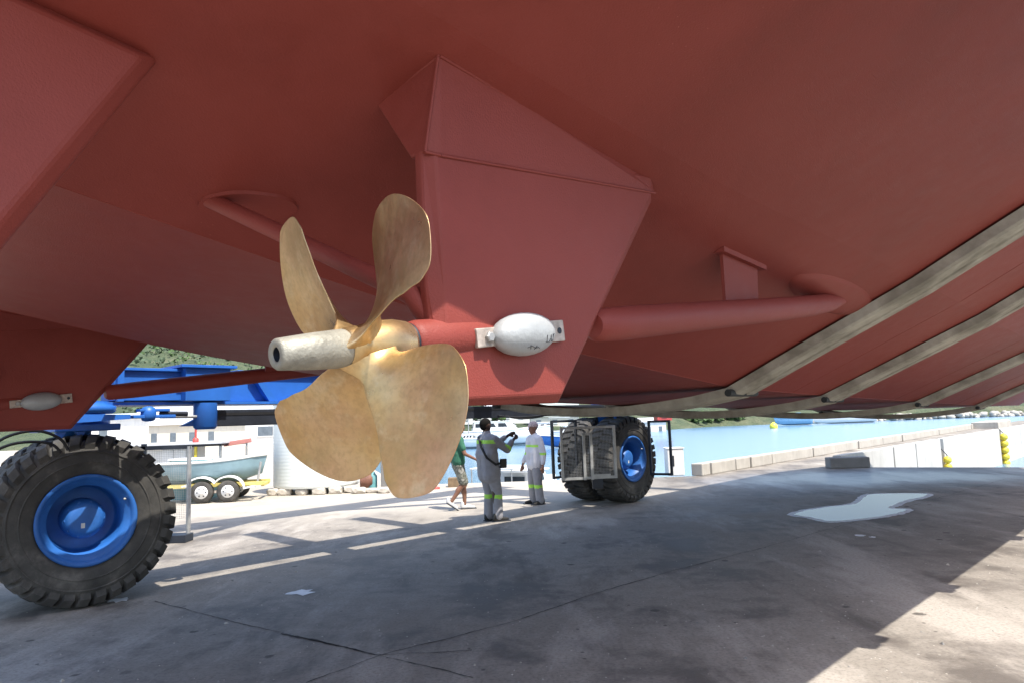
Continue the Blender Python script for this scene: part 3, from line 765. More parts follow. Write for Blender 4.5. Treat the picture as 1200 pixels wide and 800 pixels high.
# joints and a broken crack between the cast slabs
def crack(pts, w0, w1, seed):
    random.seed(seed); m = MB(); P2 = []
    for i in range(len(pts) - 1):
        a = Vector((*pts[i], 0)); b = Vector((*pts[i + 1], 0)); k = max(2, int((b - a).length / .045))
        P2 += [a.lerp(b, j / k) for j in range(k)]
    L = []; Rr_ = []; off = 0
    for i, p in enumerate(P2):
        d = (P2[min(i + 1, len(P2) - 1)] - P2[max(0, i - 1)]).normalized(); nn = Vector((-d.y, d.x, 0)); off = off * .8 + random.uniform(-.006, .006)
        h = random.uniform(w0, w1) * (.35 + .65 * abs(math.sin(i * .11 + seed))); q = p + nn * off
        L.append(q + nn * h * random.uniform(.6, 1.4) + ZV * .004); Rr_.append(q - nn * h * random.uniform(.6, 1.4) + ZV * .004)
    n = len(L); m.add(L + Rr_, [(i, i + 1, n + i + 1, n + i) for i in range(n - 1)], M('dirt in joint', (.035, .032, .03), .95, 0, .4, 9))
    tag(m.build('joint', None), kind='structure')
crack([(-3.760, 7.690), (-2.870, 6.980), (-2.040, 6.370), (-1.110, 5.680), (-0.340, 5.700)], .003, .008, 1)
crack([(-2.030, 6.340), (-1.420, 5.920), (-1.070, 5.660)], .008, .020, 4)
crack([(-1.470, 5.130), (-1.070, 5.660), (-0.080, 6.460), (0.760, 7.390), (1.710, 8.290), (3.180, 9.530)], .003, .009, 2)
crack([(-1.070, 5.660), (-0.310, 5.090)], .003, .007, 3)
crack([(3.180, 9.530), (11.270, 16.970)], .002, .006, 5)
# puddle with a dried pale rim
pud = [(4.520, 12.290), (4.910, 12.790), (5.510, 13.160), (6.060, 13.440), (6.490, 14.060), (6.850, 14.640), (7.120, 14.830), (7.700, 14.780), (8.080, 14.500), (7.650, 13.940), (7.200, 13.590), (6.690, 13.030), (6.400, 12.680), (6.590, 12.510), (6.390, 12.170), (5.850, 11.760), (5.390, 11.530), (4.970, 11.380), (4.730, 11.410), (4.650, 11.890)]
def smooth_loop(P, k=8, jit=.0):
    out = []; n = len(P)
    for i in range(n):
        a, b, c, d = [Vector(P[(i + j) % n]) for j in (-1, 0, 1, 2)]
        for j in range(k):
            t = j / k; q = .5 * ((2 * b) + (-a + c) * t + (2 * a - 5 * b + 4 * c - d) * t * t + (-a + 3 * b - 3 * c + d) * t ** 3)
            out.append(Vector((q.x + random.uniform(-jit, jit), q.y + random.uniform(-jit, jit))))
    return out
random.seed(3)
loop = smooth_loop(pud, 8, .012); cx = sum(p.x for p in loop) / len(loop); cy = sum(p.y for p in loop) / len(loop)
def sheet(name, lp, z, mat):
    bm = bmesh.new(); f = bm.faces.new([bm.verts.new((p.x, p.y, z)) for p in lp]); f.normal_update(); bmesh.ops.triangulate(bm, faces=[f]); bm.verts.index_update()
    m = MB(); m.add([v.co for v in bm.verts], [[v.index for v in f.verts] for f in bm.faces], mat); bm.free(); return tag(m.build(name, mat), kind='structure')
def inset(lp, d):
    n = len(lp); o = []
    for i in range(n):
        a, c = lp[i - 3], lp[(i + 3) % n]; t = (c - a).normalized(); nn = Vector((-t.y, t.x))
        if (Vector((cx, cy)) - lp[i]).dot(nn) < 0 and i % 1 == 0: pass
        o.append(lp[i] + nn * d * random.uniform(.7, 1.3))
    return o
area = sum(loop[i - 1].x * loop[i].y - loop[i].x * loop[i - 1].y for i in range(len(loop)))
sg = 1 if area > 0 else -1
sheet('residue', inset(loop, -.05 * sg), .004, M('chalky dried rim', (.78, .78, .77), .8, 0, .15, 6))
pm = NT('puddle water'); pm.col((.22, .24, .27)); pm.set(.16, 0, .2); pm.b.inputs['IOR'].default_value = 1.15; pm.bump(pm.noise(3, 2), .02, .01)
sheet('puddle', inset(loop, .055 * sg), .008, pm.m)
# loose pale chips and a patch of spilt lime on the slab
for i, (x, y, r_) in enumerate([(4.640, 10.110) + (.07,), (4.730, 9.940) + (.05,), (-2.310, 7.840) + (.13,), (-4.180, 7.780) + (.10,)]):
    random.seed(i); lp = [Vector((x + math.cos(a) * r_ * random.uniform(.6, 1.3), y + math.sin(a) * r_ * random.uniform(.5, 1.6))) for a in np.linspace(0, 6.28, 15)[:-1]]
    sheet('residue', lp, .005, M('chalky dried rim', (.78, .78, .77), .8, 0, .15, 6))

# grit lying on the slab: one mass
random.seed(21); m = MB()
for i in range(1500):
    yy = 3.5 + 9 * random.random() ** 1.6; xx = random.uniform(-.75, .8) * yy; r_ = random.uniform(.003, .011) * (2.2 if random.random() < .04 else 1)
    a0 = random.random() * 6; q = [Vector((xx + math.cos(a0 + k * 2.09) * r_ * random.uniform(.7, 1.3), yy + math.sin(a0 + k * 2.09) * r_, 0)) for k in range(3)]; tp = Vector((xx, yy, r_ * random.uniform(.5, .9)))
    m.add(q + [tp], [(0, 1, 3), (1, 2, 3), (2, 0, 3)], (STONE, CONCD, CONC)[i % 3])
tag(m.build('gravel', STONE), kind='stuff')

# ------------------------------------------------------------------ quay: kerb blocks, finger pier face, stop block, floats
t = 0
lens = [.5, 1.55, 1.0, 1.6, 3.8, 2.4, 3.0, 3.6, 3.4, 4.2, 4.0, 5.0, 5.2, 5.5, 6.0, 6.0]
nn = Vector((-KD.y, KD.x, 0))
for i, L in enumerate(lens):
    random.seed(i + 40); m = MB(); c = K0 + KD * (t + L / 2) + nn * (-.05 + random.uniform(-.03, .03)) + ZV * .17
    m.box(c, (L, .34, .34), (KD, nn, ZV), CONC, .03)
    o = m.build('kerb_block', CONC, None, c - ZV * .17)
    tag(o, 'short end kerb block where the pier kerb begins by the water' if i == 0 else 'pale concrete kerb block in the row on the water edge of the pier', 'kerb block', 'kerb blocks along the pier')
    t += L + (.10 if i != 2 else .05)
m = MB(); c = K0 + KD * 44 - nn * .9 + ZV * .2; m.box(c, (6, 1.6, .5), (KD, nn, ZV), CONC, .03); tag(m.build('raised_slab', CONC, None, c), 'low raised concrete slab far out on the pier', 'concrete slab')
qw = empty('quay_wall', E0 + FV * 8, 'white painted quay wall of upright panels beyond the wet apron', 'quay wall')
sp = [0, 5.164, 7.934, 11.975, 24.342, 30.270, 40, 51, 62]
for i in range(len(sp) - 1):
    a = sp[i] + (.06 if i else 0); b = sp[i + 1] - (.45 if i in (2, 3) else .06)
    m = MB(); m.box(E0 + FV * ((a + b) / 2) - PV * .12 + ZV * -1.25, (b - a, .25, 3.2), (FV, PV, ZV), CONCL, .025); m.build('panel', CONCL, qw)
def floats(s, n, z0, r, label):
    m = MB(); c = E0 + FV * s - PV * .36
    for i in range(n): m.ball(c + ZV * (z0 - i * r * 1.75), (r, r, r * .95), n=16, mat=YEL)
    o = m.build('float_string', YEL, None, c + ZV * z0); tag(o, label, 'floats', 'yellow float fenders')
    m = MB(); m.tube([c + ZV * (z0 + .45) + PV * .2, c + ZV * (z0 + .2), c + ZV * (z0 - n * r * 1.8)], .02, 6, DARK); m.build('rope', DARK, o)
floats(sp[3] - .1, 3, -.52, .16, 'short sagging bunch of yellow floats against the white quay wall')
floats(sp[4] - .1, 6, -.08, .20, 'long upright string of yellow floats in a gap of the quay wall')
m = MB(); m.lathe(E0 + FV * (sp[2] - 1) - PV * .2 + ZV * -.62, ZV, [(0, .14), (.0, .24), (.1, .24), (.1, .14)], 20, BLACK, closed=True); tag(m.build('tyre_fender', BLACK, None, E0 + FV * (sp[2] - 1) - ZV * .6), 'small dark tyre fender low on the white quay wall', 'fender')
bx = Vector((9.710, 21.390, 0)); u = Vector((.995, -.1, 0)); w_ = Vector((.1, .995, 0))
m = MB(); m.box(bx + ZV * .155 + w_ * .25, (1.12, .5, .31), (u, w_, ZV), CONCD, .035); tag(m.build('stop_block', CONCD, None, bx), 'shade-coloured concrete stop block on the dock edge', 'concrete block')  # dark grey puts shade into the block's colour
b2 = Vector((4.530, 20.830, 0))
m = MB(); m.box(b2 + ZV * .38 + Vector((0, .25, 0)), (.46, .5, .76), None, WHITEW, .03); wb = tag(m.build('service_box', WHITEW, None, b2), 'white service box on the quay behind the far lift tyre', 'service box')
m = MB(); m.box(b2 + ZV * .42 + Vector((-.1, -.004, 0)), (.10, .01, .3), None, DARK); m.build('door_slot', DARK, wb)
m = MB(); m.box(b2 + ZV * .775 + Vector((0, .25, 0)), (.5, .54, .03), None, WHITEW, .008); m.build('lid', WHITEW, wb)

# ------------------------------------------------------------------ yard clutter on the left
# water tank
tc = Vector((-5.42, 19.95, .16)); m = MB(); prof = [(0, 1.10)]
for i in range(24): z = .04 + i * .09; prof += [(z, 1.125), (z + .045, 1.131), (z + .085, 1.125)]
prof += [(2.25, 1.08), (2.45, .55), (2.5, .28), (2.5, 0)]
m.lathe(tc, ZV, prof, 56, TANK); tk = tag(m.build('water_tank', TANK, None, tc), 'large white ribbed water tank standing on rough stones', 'water tank')
m = MB(); m.lathe(tc + ZV * 2.5, ZV, [(0, .26), (.06, .26), (.07, .2), (.07, 0)], 24, TANK); m.build('lid', TANK, tk)
def rock(loc, r, label, mat=STONE, group='stones round the tank'):
    random.seed(int(loc[0] * 131 + loc[1] * 17)); bm = bmesh.new(); bmesh.ops.create_icosphere(bm, subdivisions=2, radius=1)
    a = random.random() * 6
    for v in bm.verts:
        k = 1 + .16 * math.sin(v.co.x * 4 + a) + .13 * math.cos(v.co.y * 5 + a * 2) + random.uniform(-.05, .05)
        v.co = Vector((max(-.75, min(.75, v.co.x * k)) * r[0], max(-.75, min(.75, v.co.y * k)) * r[1], max(-.75, min(.75, v.co.z * k)) * r[2]))
    m = MB(); m.add([v.co + Vector((loc[0], loc[1], r[2] * .7)) for v in bm.verts], [[v.index for v in f.verts] for f in bm.faces], mat); bm.free()
    tag(m.build('stone', mat, None, (loc[0], loc[1], 0)), label, 'stone', group)
for i, px in enumerate((-6.35, -6.0, -5.55, -5.1, -4.7, -4.35)):
    rock((px, 18.95 + .25 * abs(i - 2.5) * .4, 0), (.22, .18, .12), 'pale rough stone laid under the white tank rim')
for x, y, r_, lb in ((-4.05, 18.9, (.24, .2, .11), 'broad flat rubble stone right of the white tank'), (-3.7, 19.0, (.3, .2, .08), 'thin slab of rubble beside the propeller tip'), (-3.4, 18.8, (.2, .2, .10), 'small rubble stone below the grey pillar'), (-3.0, 19.2, (.3, .25, .09), 'last rubble stone towards the walking man')):
    rock((x, y, 0), r_, lb)
m = MB(); c = Vector((-3.45, 19.6, 0)); m.box(c + ZV * .45, (.30, .3, .9), None, CONCD, .02); o = tag(m.build('mooring_pillar', CONCD, None, c), 'grey mooring pillar on the quay behind the propeller', 'pillar')
m = MB(); m.box(c + ZV * .93, (.36, .36, .06), None, CONCD, .01); m.build('cap', CONCD, o)
m = MB(); c = Vector((-4.2, 19.7, .14)); m.lathe(c + Vector((0, 0, .12)), Vector((1, .2, 0)), [(0, 0), (0, .19), (.03, .2), (.3, .2), (.33, .19), (.33, 0)], 20, M('rusty drum', (.16, .07, .045), .7, 0, .3, 6)); tag(m.build('drum', None, None, c), 'rusty brown drum lying between tank and pillar', 'drum')
m = MB(); c = Vector((-3.86, 19.72, .02)); m.lathe(c + ZV * .0, ZV, [(0, .12), (.36, .12), (.4, .08), (.46, .05), (.46, 0)], 20, TEAL); tag(m.build('gas_bottle', TEAL, None, c), 'teal bottle standing beside the rusty drum', 'bottle')
m = MB(); m.tube([(-2.15, 19.4, 0), (-2.15, 19.4, .85)], .035, 10, REDP); m.lathe((-2.15, 19.4, 0), ZV, [(0, .12), (.04, .12), (.06, .04)], 14, REDP); tag(m.build('marker_post', REDP, None, (-2.15, 19.4, 0)), 'thin red marker post at the water edge by the walking man', 'post')
m = MB(); m.box((-1.6, 19.9, .12), (.5, .35, .24), None, M('brown crate', (.2, .14, .08), .8, 0, .3, 6), .01); tag(m.build('crate', None, None, (-1.6, 19.9, 0)), 'small brown crate on the quay edge behind the walking man', 'crate')

PYEL = M('overexposed yellow paint', (.62, .52, .16), .6, 0, .2, 6); PRED = M('overexposed red paint', (.50, .20, .17), .6)  # overexposure put into the colour: yellow and red made paler
# trailer with a teal boat on it
tr = empty('boat_trailer', (-6.9, 17.9, 0), 'white and yellow boat trailer parked left of the water tank', 'trailer')
X3 = Vector((.985, .17, 0)); Y3 = Vector((-.17, .985, 0)); o0 = Vector((-6.98, 17.80, 0))
def trw(c):
    m = MB(); m.lathe(c, -Y3, [(-.09, .14), (-.09, .235), (-.06, .262), (.06, .262), (.09, .235), (.09, .15)], 32, TYRE); tw = m.build('wheel', TYRE, tr)
    m = MB(); m.lathe(c - Y3 * .06, -Y3, [(0, .155), (.03, .15), (.02, .06), (.05, .055), (.06, 0)], 24, WHITE)
    for k in range(6): a = k * math.pi / 3; m.lathe(c - Y3 * .075 + (X3 * math.cos(a) + ZV * math.sin(a)) * .10, -Y3, [(0, .018), (.012, .018), (.012, 0)], 8, DARK)
    m.build('rim', WHITE, tw)
trw(o0 + ZV * .262); trw(o0 - X3 * .60 + ZV * .262); trw(o0 + Y3 * 1.3 + ZV * .262)
m = MB(); ar = []
for k in range(13): a = math.pi * (1 - k / 12); ar.append((math.cos(a) * .36, .30 + math.sin(a) * .30))
pts = [(-1.05, .40), (-.9, .44)] + [(x - .62, z) for x, z in ar[1:10]] + [(x, z) for x, z in ar[2:]] + [(.55, .33), (.62, .33)]
outer = [o0 + X3 * x + ZV * z - Y3 * .10 for x, z in pts]
vs = outer + [p + Y3 * .24 for p in outer] + [p + ZV * .035 for p in outer] + [p + Y3 * .24 + ZV * .035 for p in outer]; n = len(pts)
m.add(vs, [(i, i + 1, n + i + 1, n + i) for i in range(n - 1)] + [(2 * n + i, 2 * n + i + 1, 3 * n + i + 1, 3 * n + i) for i in range(n - 1)] + [(i, i + 1, 2 * n + i + 1, 2 * n + i) for i in range(n - 1)] + [(n + i, n + i + 1, 3 * n + i + 1, 3 * n + i) for i in range(n - 1)], WHITE)
m.build('mudguard', WHITE, tr)
m = MB()
for d in (.25, 1.1): m.box(o0 - X3 * .55 + Y3 * d + ZV * .40, (2.7, .07, .09), (X3, Y3, ZV), PYEL, .008)
for d in (-1.6, -.7, .2, .75): m.box(o0 + X3 * d + Y3 * .68 + ZV * .36, (.07, .85, .07), (X3, Y3, ZV), PYEL)
m.box(o0 + X3 * -.3 + Y3 * .65 + ZV * .26, (.06, 1.3, .06), (X3, Y3, ZV), RUST)
m.build('frame', PYEL, tr)
m = MB(); m.tube([o0 + X3 * .62 + Y3 * .3 + ZV * .40, o0 + X3 * .70 + Y3 * .3 + ZV * .92], .03, 8, STEEL); m.build('winch_post', STEEL, tr)

def boat(name, label, loc, head, L, W, H, hm_, cabin=None, group=None, flat=False, canopy=None, mast=0, cabmat=WHITE):
    """hull loft with sheer, flared bow, cockpit rim; cabin with raked windows"""
    rt = empty(name, loc, label, 'boat', group)
    f_ = Vector((math.cos(head), math.sin(head), 0)); p_ = Vector((-f_.y, f_.x, 0)); o = Vector(loc); m = MB(); vs = []; N = 12
    for i in range(N + 1):
        t = i / N; x = -L / 2 + L * t; b = W / 2 * (1 if t < .45 else max(.02, math.cos((t - .45) / .55 * math.pi / 2) ** (.75 if not flat else .45))); sh = H * (1 + .28 * max(0, t - .3) ** 2 * 2)
        kb = H * (-.25 if t < .7 else -.25 + .5 * ((t - .7) / .3) ** 2)
        for q, z in ((-1, sh), (-.97, sh * .55), (-.78, H * .10 + kb * .2), (0, kb), (.78, H * .10 + kb * .2), (.97, sh * .55), (1, sh)): vs.append(o + f_ * (x + (L * .05 * max(0, z / H) if i == N else 0)) + p_ * (b * q) + ZV * z)
    w = 7; fs = [(i * w + j, i * w + j + 1, (i + 1) * w + j + 1, (i + 1) * w + j) for i in range(N) for j in range(6)] + [tuple(range(7))]
    m.add(vs, fs, hm_, True)
    dk = [vs[i * w] - ZV * .05 * H for i in range(N + 1)] + [vs[i * w + 6] - ZV * .05 * H for i in range(N + 1)]
    m.add(dk, [(i, i + 1, N + 1 + i + 1, N + 1 + i) for i in range(N)], WHITE)
    hl = m.build('hull', hm_, rt)
    m = MB(); m.tube([vs[i * w] for i in range(N + 1)], .03 * H + .02, 6, WHITE); m.tube([vs[i * w + 6] for i in range(N + 1)], .03 * H + .02, 6, WHITE); m.build('gunwale', WHITE, rt)
    if cabin:
        c0, c1, cw, ch = cabin; z0 = H * .9
        def sec(x0, x1, wd, za, zb, rk, mt, nm):
            a = [(x0, za), (x1, za), (x1 - rk, zb), (x0 + rk * .25, zb)]; q = MB()
            b = [o + f_ * (x * L) - p_ * (wd / 2) + ZV * z for x, z in a]; q.prism(b, p_ * wd, mt); return q.build(nm, mt, rt)
        cb = sec(c0, c1, cw * W, z0, z0 + ch, .10, cabmat, 'cabin')
        q = MB()
        for s_ in (-1, 1):
            nW = 3
            for k in range(nW):
                xa = c0 + .03 + (c1 - c0 - .14) * k / nW; xb = xa + (c1 - c0 - .14) / nW * .82
                q.prism([o + f_ * (x * L) + p_ * (s_ * (cw * W / 2 + .004)) + ZV * z for x, z in ((xa, z0 + ch * .48), (xb, z0 + ch * .48), (xb - .02, z0 + ch * .84), (xa, z0 + ch * .84))], p_ * (s_ * .03), GLASS)
        a0 = o + f_ * ((c1 - .047) * L) + ZV * (z0 + ch * .66); dirn = (f_ * (-.10 * L) + ZV * ch).normalized(); q.box(a0, (.03, cw * W * .82, ch * .36), (dirn.cross(p_), p_, dirn), GLASS)
        ab = o + f_ * (c0 * L) + ZV * (z0 + ch * .6); q.box(ab - f_ * .0, (.05, cw * W * .6, ch * .35), (f_, p_, ZV), GLASS)
        q.build('window', GLASS, cb)
        q = MB(); q.box(o + f_ * ((c0 + c1 - .07) / 2 * L) + ZV * (z0 + ch + .03), ((c1 - c0) * L * 1.02, cw * W * 1.06, .06), (f_, p_, ZV), cabmat, .02); q.build('cabin_roof', cabmat, rt)
    if canopy:
        q = MB(); x0, x1, zz = canopy
        q.box(o + f_ * ((x0 + x1) / 2 * L) + ZV * zz, ((x1 - x0) * L, W * .8, .06), (f_, p_, ZV), WHITE, .02)
        for x in (x0, x1):
            for s_ in (-1, 1): q.tube([o + f_ * (x * L) + p_ * (s_ * W * .36) + ZV * H * .9, o + f_ * (x * L) + p_ * (s_ * W * .36) + ZV * zz], .025, 6, STEEL)
        q.build('canopy', WHITE, rt)
    if mast:
        q = MB(); q.tube([o + ZV * H, o + ZV * mast], [.06, .035], 8, STEEL); q.tube([o + ZV * (mast * .25 + H), o - f_ * (L * .38) + ZV * (mast * .22 + H)], .05, 8, WHITE); q.build('mast', STEEL, rt)
    return rt
boat('small_boat', 'grey teal open boat resting on the white and yellow trailer', tuple(o0 - X3 * .50 + Y3 * .7 + ZV * .55), math.atan2(X3.y, X3.x), 2.3, 1.3, .42, TEALG, flat=True)
# teal cupboard with four small panes behind the trailer
m = MB(); c = Vector((-8.35, 19.0, 0)); m.box(c + ZV * .5, (1.0, .6, 1.0), None, TEAL, .01); o = tag(m.build('locker', TEAL, None, c), 'teal locker with four small panes left of the trailer wheel', 'locker')
m = MB()
for i in (0, 1):
    for j in (0, 1): m.box(c + Vector((-.30 + i * .17, -.305, .62 + j * .19)), (.14, .02, .16), None, GLASS)
m.build('pane', GLASS, o)
m = MB(); m.box(c + ZV * 1.02, (1.06, .66, .05), None, WHITE, .01); m.build('top', WHITE, o)
# low white shed with dark eaves
sh = empty('low_shed', (-9.6, 20.3, 0), 'low white shed with dark flat eaves behind the near tyre', 'shed')
m = MB(); m.box((-9.9, 20.8, 1.40), (3.9, 2.0, .05), None, GREYR); m.box((-9.9, 20.85, 1.34), (3.8, 1.9, .06), None, DARK); m.build('roof', GREYR, sh)
m = MB(); m.box((-10.2, 20.6, .65), (2.5, 1.0, 1.29), None, WHITEW, .01); m.build('wall', WHITEW, sh)
for x in (-9.55, -9.2): m = MB(); m.box((x, 20.085, .66), (.30, .03, 1.16), None, WHITE, .006); m.build('door', WHITE, sh)
for x, mt in ((-8.72, YEL), (-8.05, STEEL)): m = MB(); m.box((x, 19.95, .66), (.06, .06, 1.3), None, mt); m.build('post', mt, sh)
m = MB(); m.tube([(-8.75, 20.0, 1.43), (-8.75, 20.0, 2.05)], .03, 8, REDP); m.lathe((-8.75, 20.0, 1.42), ZV, [(0, .08), (.1, .08), (.14, .03)], 10, REDP); tag(m.build('pole', REDP, None, (-8.75, 20, 1.43)), 'red pole rising from the roof of the low white shed', 'pole')
m = MB(); m.box((-7.75, 20.4, 1.38), (.75, .12, .12), (Vector((.99, 0, .12)), Vector((0, 1, 0)), Vector((-.12, 0, .99))), PRED, .01); m.tube([(-7.5, 20.4, 0), (-7.5, 20.4, 1.4)], .03, 8, STEEL); tag(m.build('boom', PRED, None, (-7.5, 20.4, 0)), 'short red boom on a thin stand beside the low shed', 'boom')
# screen frame by the near wheel
sf = empty('screen_frame', (-5.55, 11.8, 0), 'grey steel screen frame standing beside the near lift tyre', 'screen frame')
m = MB(); m.tube([(-5.25, 11.77, 0), (-5.25, 11.77, 1.49)], .035, 12, STEEL); m.build('post', STEEL, sf)
m = MB(); m.box((-5.62, 11.77, 1.48), (.80, .05, .06), None, DARK); m.box((-5.98, 11.77, .8), (.07, .05, 1.5), None, DARK); m.build('frame', DARK, sf)
m = MB(); m.box((-5.45, 11.7, .06), (.5, .3, .12), None, DARK, .01); m.build('foot', DARK, sf)
g = MB()
for i in range(1, 24): g.box((-5.95 + i * .028, 11.77, .9), (.003, .003, 1.1), None, STEEL)
for i in range(0, 40): g.box((-5.62, 11.77, .36 + i * .028), (.70, .003, .003), None, STEEL)
g.build('wire_mesh', STEEL, sf)

# ------------------------------------------------------------------ far things: houses, boats, shrubs
def house_far(name, label, loc, W, D, H, wall, roof, rise=.5, nwin=3, cat='house', floors=1, flat=False):
    rt = empty(name, loc, label, cat, 'buildings beyond the yard'); x, y, z = loc
    m = MB(); m.box((x, y, z + H / 2), (W, D, H), None, wall); m.build('wall', wall, rt)
    m = MB()
    if flat: m.box((x, y, z + H + .1), (W + .5, D + .5, .2), None, roof)
    else: m.prism([(x - W / 2 - .3, y - D / 2 - .3, z + H), (x - W / 2 - .3, y + D / 2 + .3, z + H), (x - W / 2 - .3, y, z + H + rise)], Vector((W + .6, 0, 0)), roof)
    m.build('roof', roof, rt)
    for fl in range(floors):
        for k in range(nwin):
            wx = x - W / 2 + W * (k + .5) / nwin; hz = H / floors; m = MB(); m.box((wx, y - D / 2 - .02, z + hz * (fl + .52)), (W / nwin * .30, .08, hz * .34), None, FARGLASS); wo = m.build('window', FARGLASS, rt)
            m = MB(); m.box((wx, y - D / 2 - .05, z + hz * (fl + .52) - hz * .19), (W / nwin * .36, .12, .07), None, WHITE); m.build('sill', WHITE, wo)
    return rt
HS = [('house', 'tall white house with small windows above the near tyre', (-33.5, 60, 0), 4.2, 5, 3.1, WHITEW, GREYR, .3, 2, 'house', 1),
      ('house', 'wide cream house low behind the near tyre', (-30.5, 70, 0), 7, 6, 2.4, CREAM, GREYR, .9, 4, 'house', 1),
      ('warehouse', 'long grey roofed warehouse under the blue beam', (-32, 82, 0), 16, 8, 2.9, WHITEW, GREYR, 1.6, 3, 'warehouse', 1),
      ('house', 'square white house high behind the warehouse roof', (-52, 112, 0.4), 9, 7, 3.6, WHITEW, GREYR, 1.3, 4, 'house', 1),
      ('house', 'cream hillside house with two window rows under the beam', (-46, 128, 1.6), 8, 7, 4.2, CREAM, GREYR, 1.2, 3, 'house', 2),
      ('house', 'small white house between the two hillside houses', (-38.5, 132, 2), 6, 6, 3.4, WHITEW, GREYR, 1.0, 2, 'house', 1),
      ('house', 'white house nearest the white tank on the slope', (-43.5, 118, .8), 5.5, 6, 2.8, WHITEW, GREYR, .9, 2, 'house', 1),
      ('boat_shed', 'grey green roofed boat shed on the far shore above the cap', (6.2, 116, .9), 7.5, 6, 1.6, CREAM, GREENR, 2.2, 3, 'shed', 1),
      ('house', 'long white waterfront building behind the moored yachts', (-3.5, 124, 1.2), 16, 8, 3.0, WHITEW, GREYR, 1.3, 7, 'building', 1),
      ('house', 'red walled hut on the shore right of the far tyre', (22.8, 112.5, .9), 2.2, 3, 1.6, REDP, GREYR, .5, 1, 'hut', 1),
      ('house', 'pale waterfront building right of the red hut', (27.5, 153, .9), 7, 6, 3.0, WHITEW, GREYR, .9, 3, 'building', 1)]
for a in HS:
    nm, lb, loc, W, D, H, wa, ro, ri, nw, ct, fl = a
    x, y, z = loc
    if y > ysh(x): loc = (x, y, hh(x, y - D / 2) - .2)
    house_far(nm, lb, loc, W, D, H, wa, ro, ri, nw, ct, fl)
WL = -1.5
boat('motor_yacht', 'long white motor yacht moored on the far shore behind the man pointing', (-2.3, 93, WL + .5), R(8), 13, 3.8, 1.5, WHITE, (-.25, .22, .7, 1.3), 'boats in the harbour')
boat('motor_yacht', 'white cabin cruiser moored behind the capped man', (3.3, 98, WL + .4), R(172), 9, 3, 1.2, WHITE, (-.2, .2, .7, 1.3), 'boats in the harbour', canopy=(-.45, -.15, 3.0))
boat('fishing_boat', 'bright blue fishing boat with white wheelhouse by the far tyre', (6.1, 82, WL + .3), R(185), 6, 2.2, .9, BLUE2, (-.1, .2, .6, 1.3), 'boats in the harbour')
boat('motor_boat', 'white motorboat moored at the quay between the two workers', (.15, 25.4, WL + .2), R(64), 5.2, 2.0, .72, WHITE, (-.1, .22, .62, .62), 'boats in the harbour', canopy=(-.42, -.12, 1.5))
boat('motor_boat', 'small white motorboat moored behind the far tyre guard', (2.6, 28.5, WL + .2), R(98), 4.6, 1.8, .62, WHITE, (-.1, .2, .6, .55), 'boats in the harbour')
boat('ferry', 'pale blue boat lying off the far green bank', (61, 160, WL + .4), R(175), 7.5, 2.6, 1.2, M('pale blue paint', (.22, .42, .62), .4), (-.15, .2, .7, 1.2), 'boats in the harbour', cabmat=M('pale blue paint', (.22, .42, .62), .4))
boat('barge', 'long low white boat moored right of the pale blue boat', (74, 164, WL + .3), R(178), 13, 3, 1.0, WHITE, (-.3, .1, .7, .8), 'boats in the harbour')
for i, (x, y, L, h, lb) in enumerate([(-5.6, 88, 7, 170, 'white sailing yacht with bare mast left of the pointing man'), (-8.5, 96, 8, 20, 'white sailing yacht farthest left beyond the propeller')]):
    boat('sailing_yacht', lb, (x, y, WL + .3), R(h), L, 2.2, .9, WHITE, (-.1, .2, .55, .55), 'boats in the harbour', mast=8.5)
for x, y, r_, mt, lb in ((49.5, 140, .75, ORANGE, 'yellow mooring buoy out on the blue water'),):
    m = MB(); m.ball((x, y, WL + r_ * .4), r_, n=18, mat=mt); m.lathe((x, y, WL + r_ * 1.2), ZV, [(0, r_ * .35), (r_ * .3, r_ * .3), (r_ * .32, 0)], 12, mt); tag(m.build('buoy', mt, None, (x, y, WL)), lb, 'buoy', 'buoys on the water')
def shrub(name, loc, h, w, label, trunk=.25, mat=LEAF, n=220, leaf=.16):
    random.seed(int(loc[0] * 37 + loc[1] * 11)); rt = empty(name, loc, label, 'shrub' if trunk < .3 else 'tree', 'greenery on the far shore'); o = Vector(loc)
    m = MB(); m.tube([o - ZV * .2, o + ZV * h * trunk, o + ZV * h * .7 + Vector((random.uniform(-.2, .2) * w, 0, 0))], [h * .045, h * .035, h * .012], 8, BARK)
    for k in range(4): a = random.random() * 6.28; m.tube([o + ZV * h * (trunk + .05 * k), o + ZV * h * (.55 + .08 * k) + Vector((math.cos(a), math.sin(a), 0)) * w * .3], [h * .022, h * .008], 6, BARK)
    m.build('trunk', BARK, rt)
    m = MB(); cl = [(Vector((random.gauss(0, .26) * w, random.gauss(0, .26) * w, h * random.uniform(trunk + .1, .88))), random.uniform(.16, .3) * w) for _ in range(9)]
    for i in range(n):
        c, r_ = random.choice(cl); d = Vector((random.gauss(0, 1), random.gauss(0, 1), random.gauss(0, .8))).normalized() * r_ * random.uniform(.5, 1.05); q = o + c + d
        a = Vector((random.gauss(0, 1), random.gauss(0, 1), random.gauss(0, 1))).normalized(); b = a.orthogonal().normalized(); L = leaf * w * random.uniform(.6, 1.3)
        m.add([q - a * L, q + b * L * .6, q + a * L, q - b * L * .6], [(0, 1, 2, 3)], mat)
    m.build('crown', mat, rt)
for i, (x, lb) in enumerate(((43, 'leftmost green shrub on the far bank'), (46, 'bright green shrub second along the far bank'), (49.5, 'taller green shrub third along the far bank'), (53, 'green shrub fourth along the far bank'), (56.5, 'last green shrub beside the pale blue boat'))):
    y = ysh(x) + 5; shrub('shrub', (x, y, hh(x, y) - .2), 1.7 + .5 * (i % 2), 3.6, lb, .15)
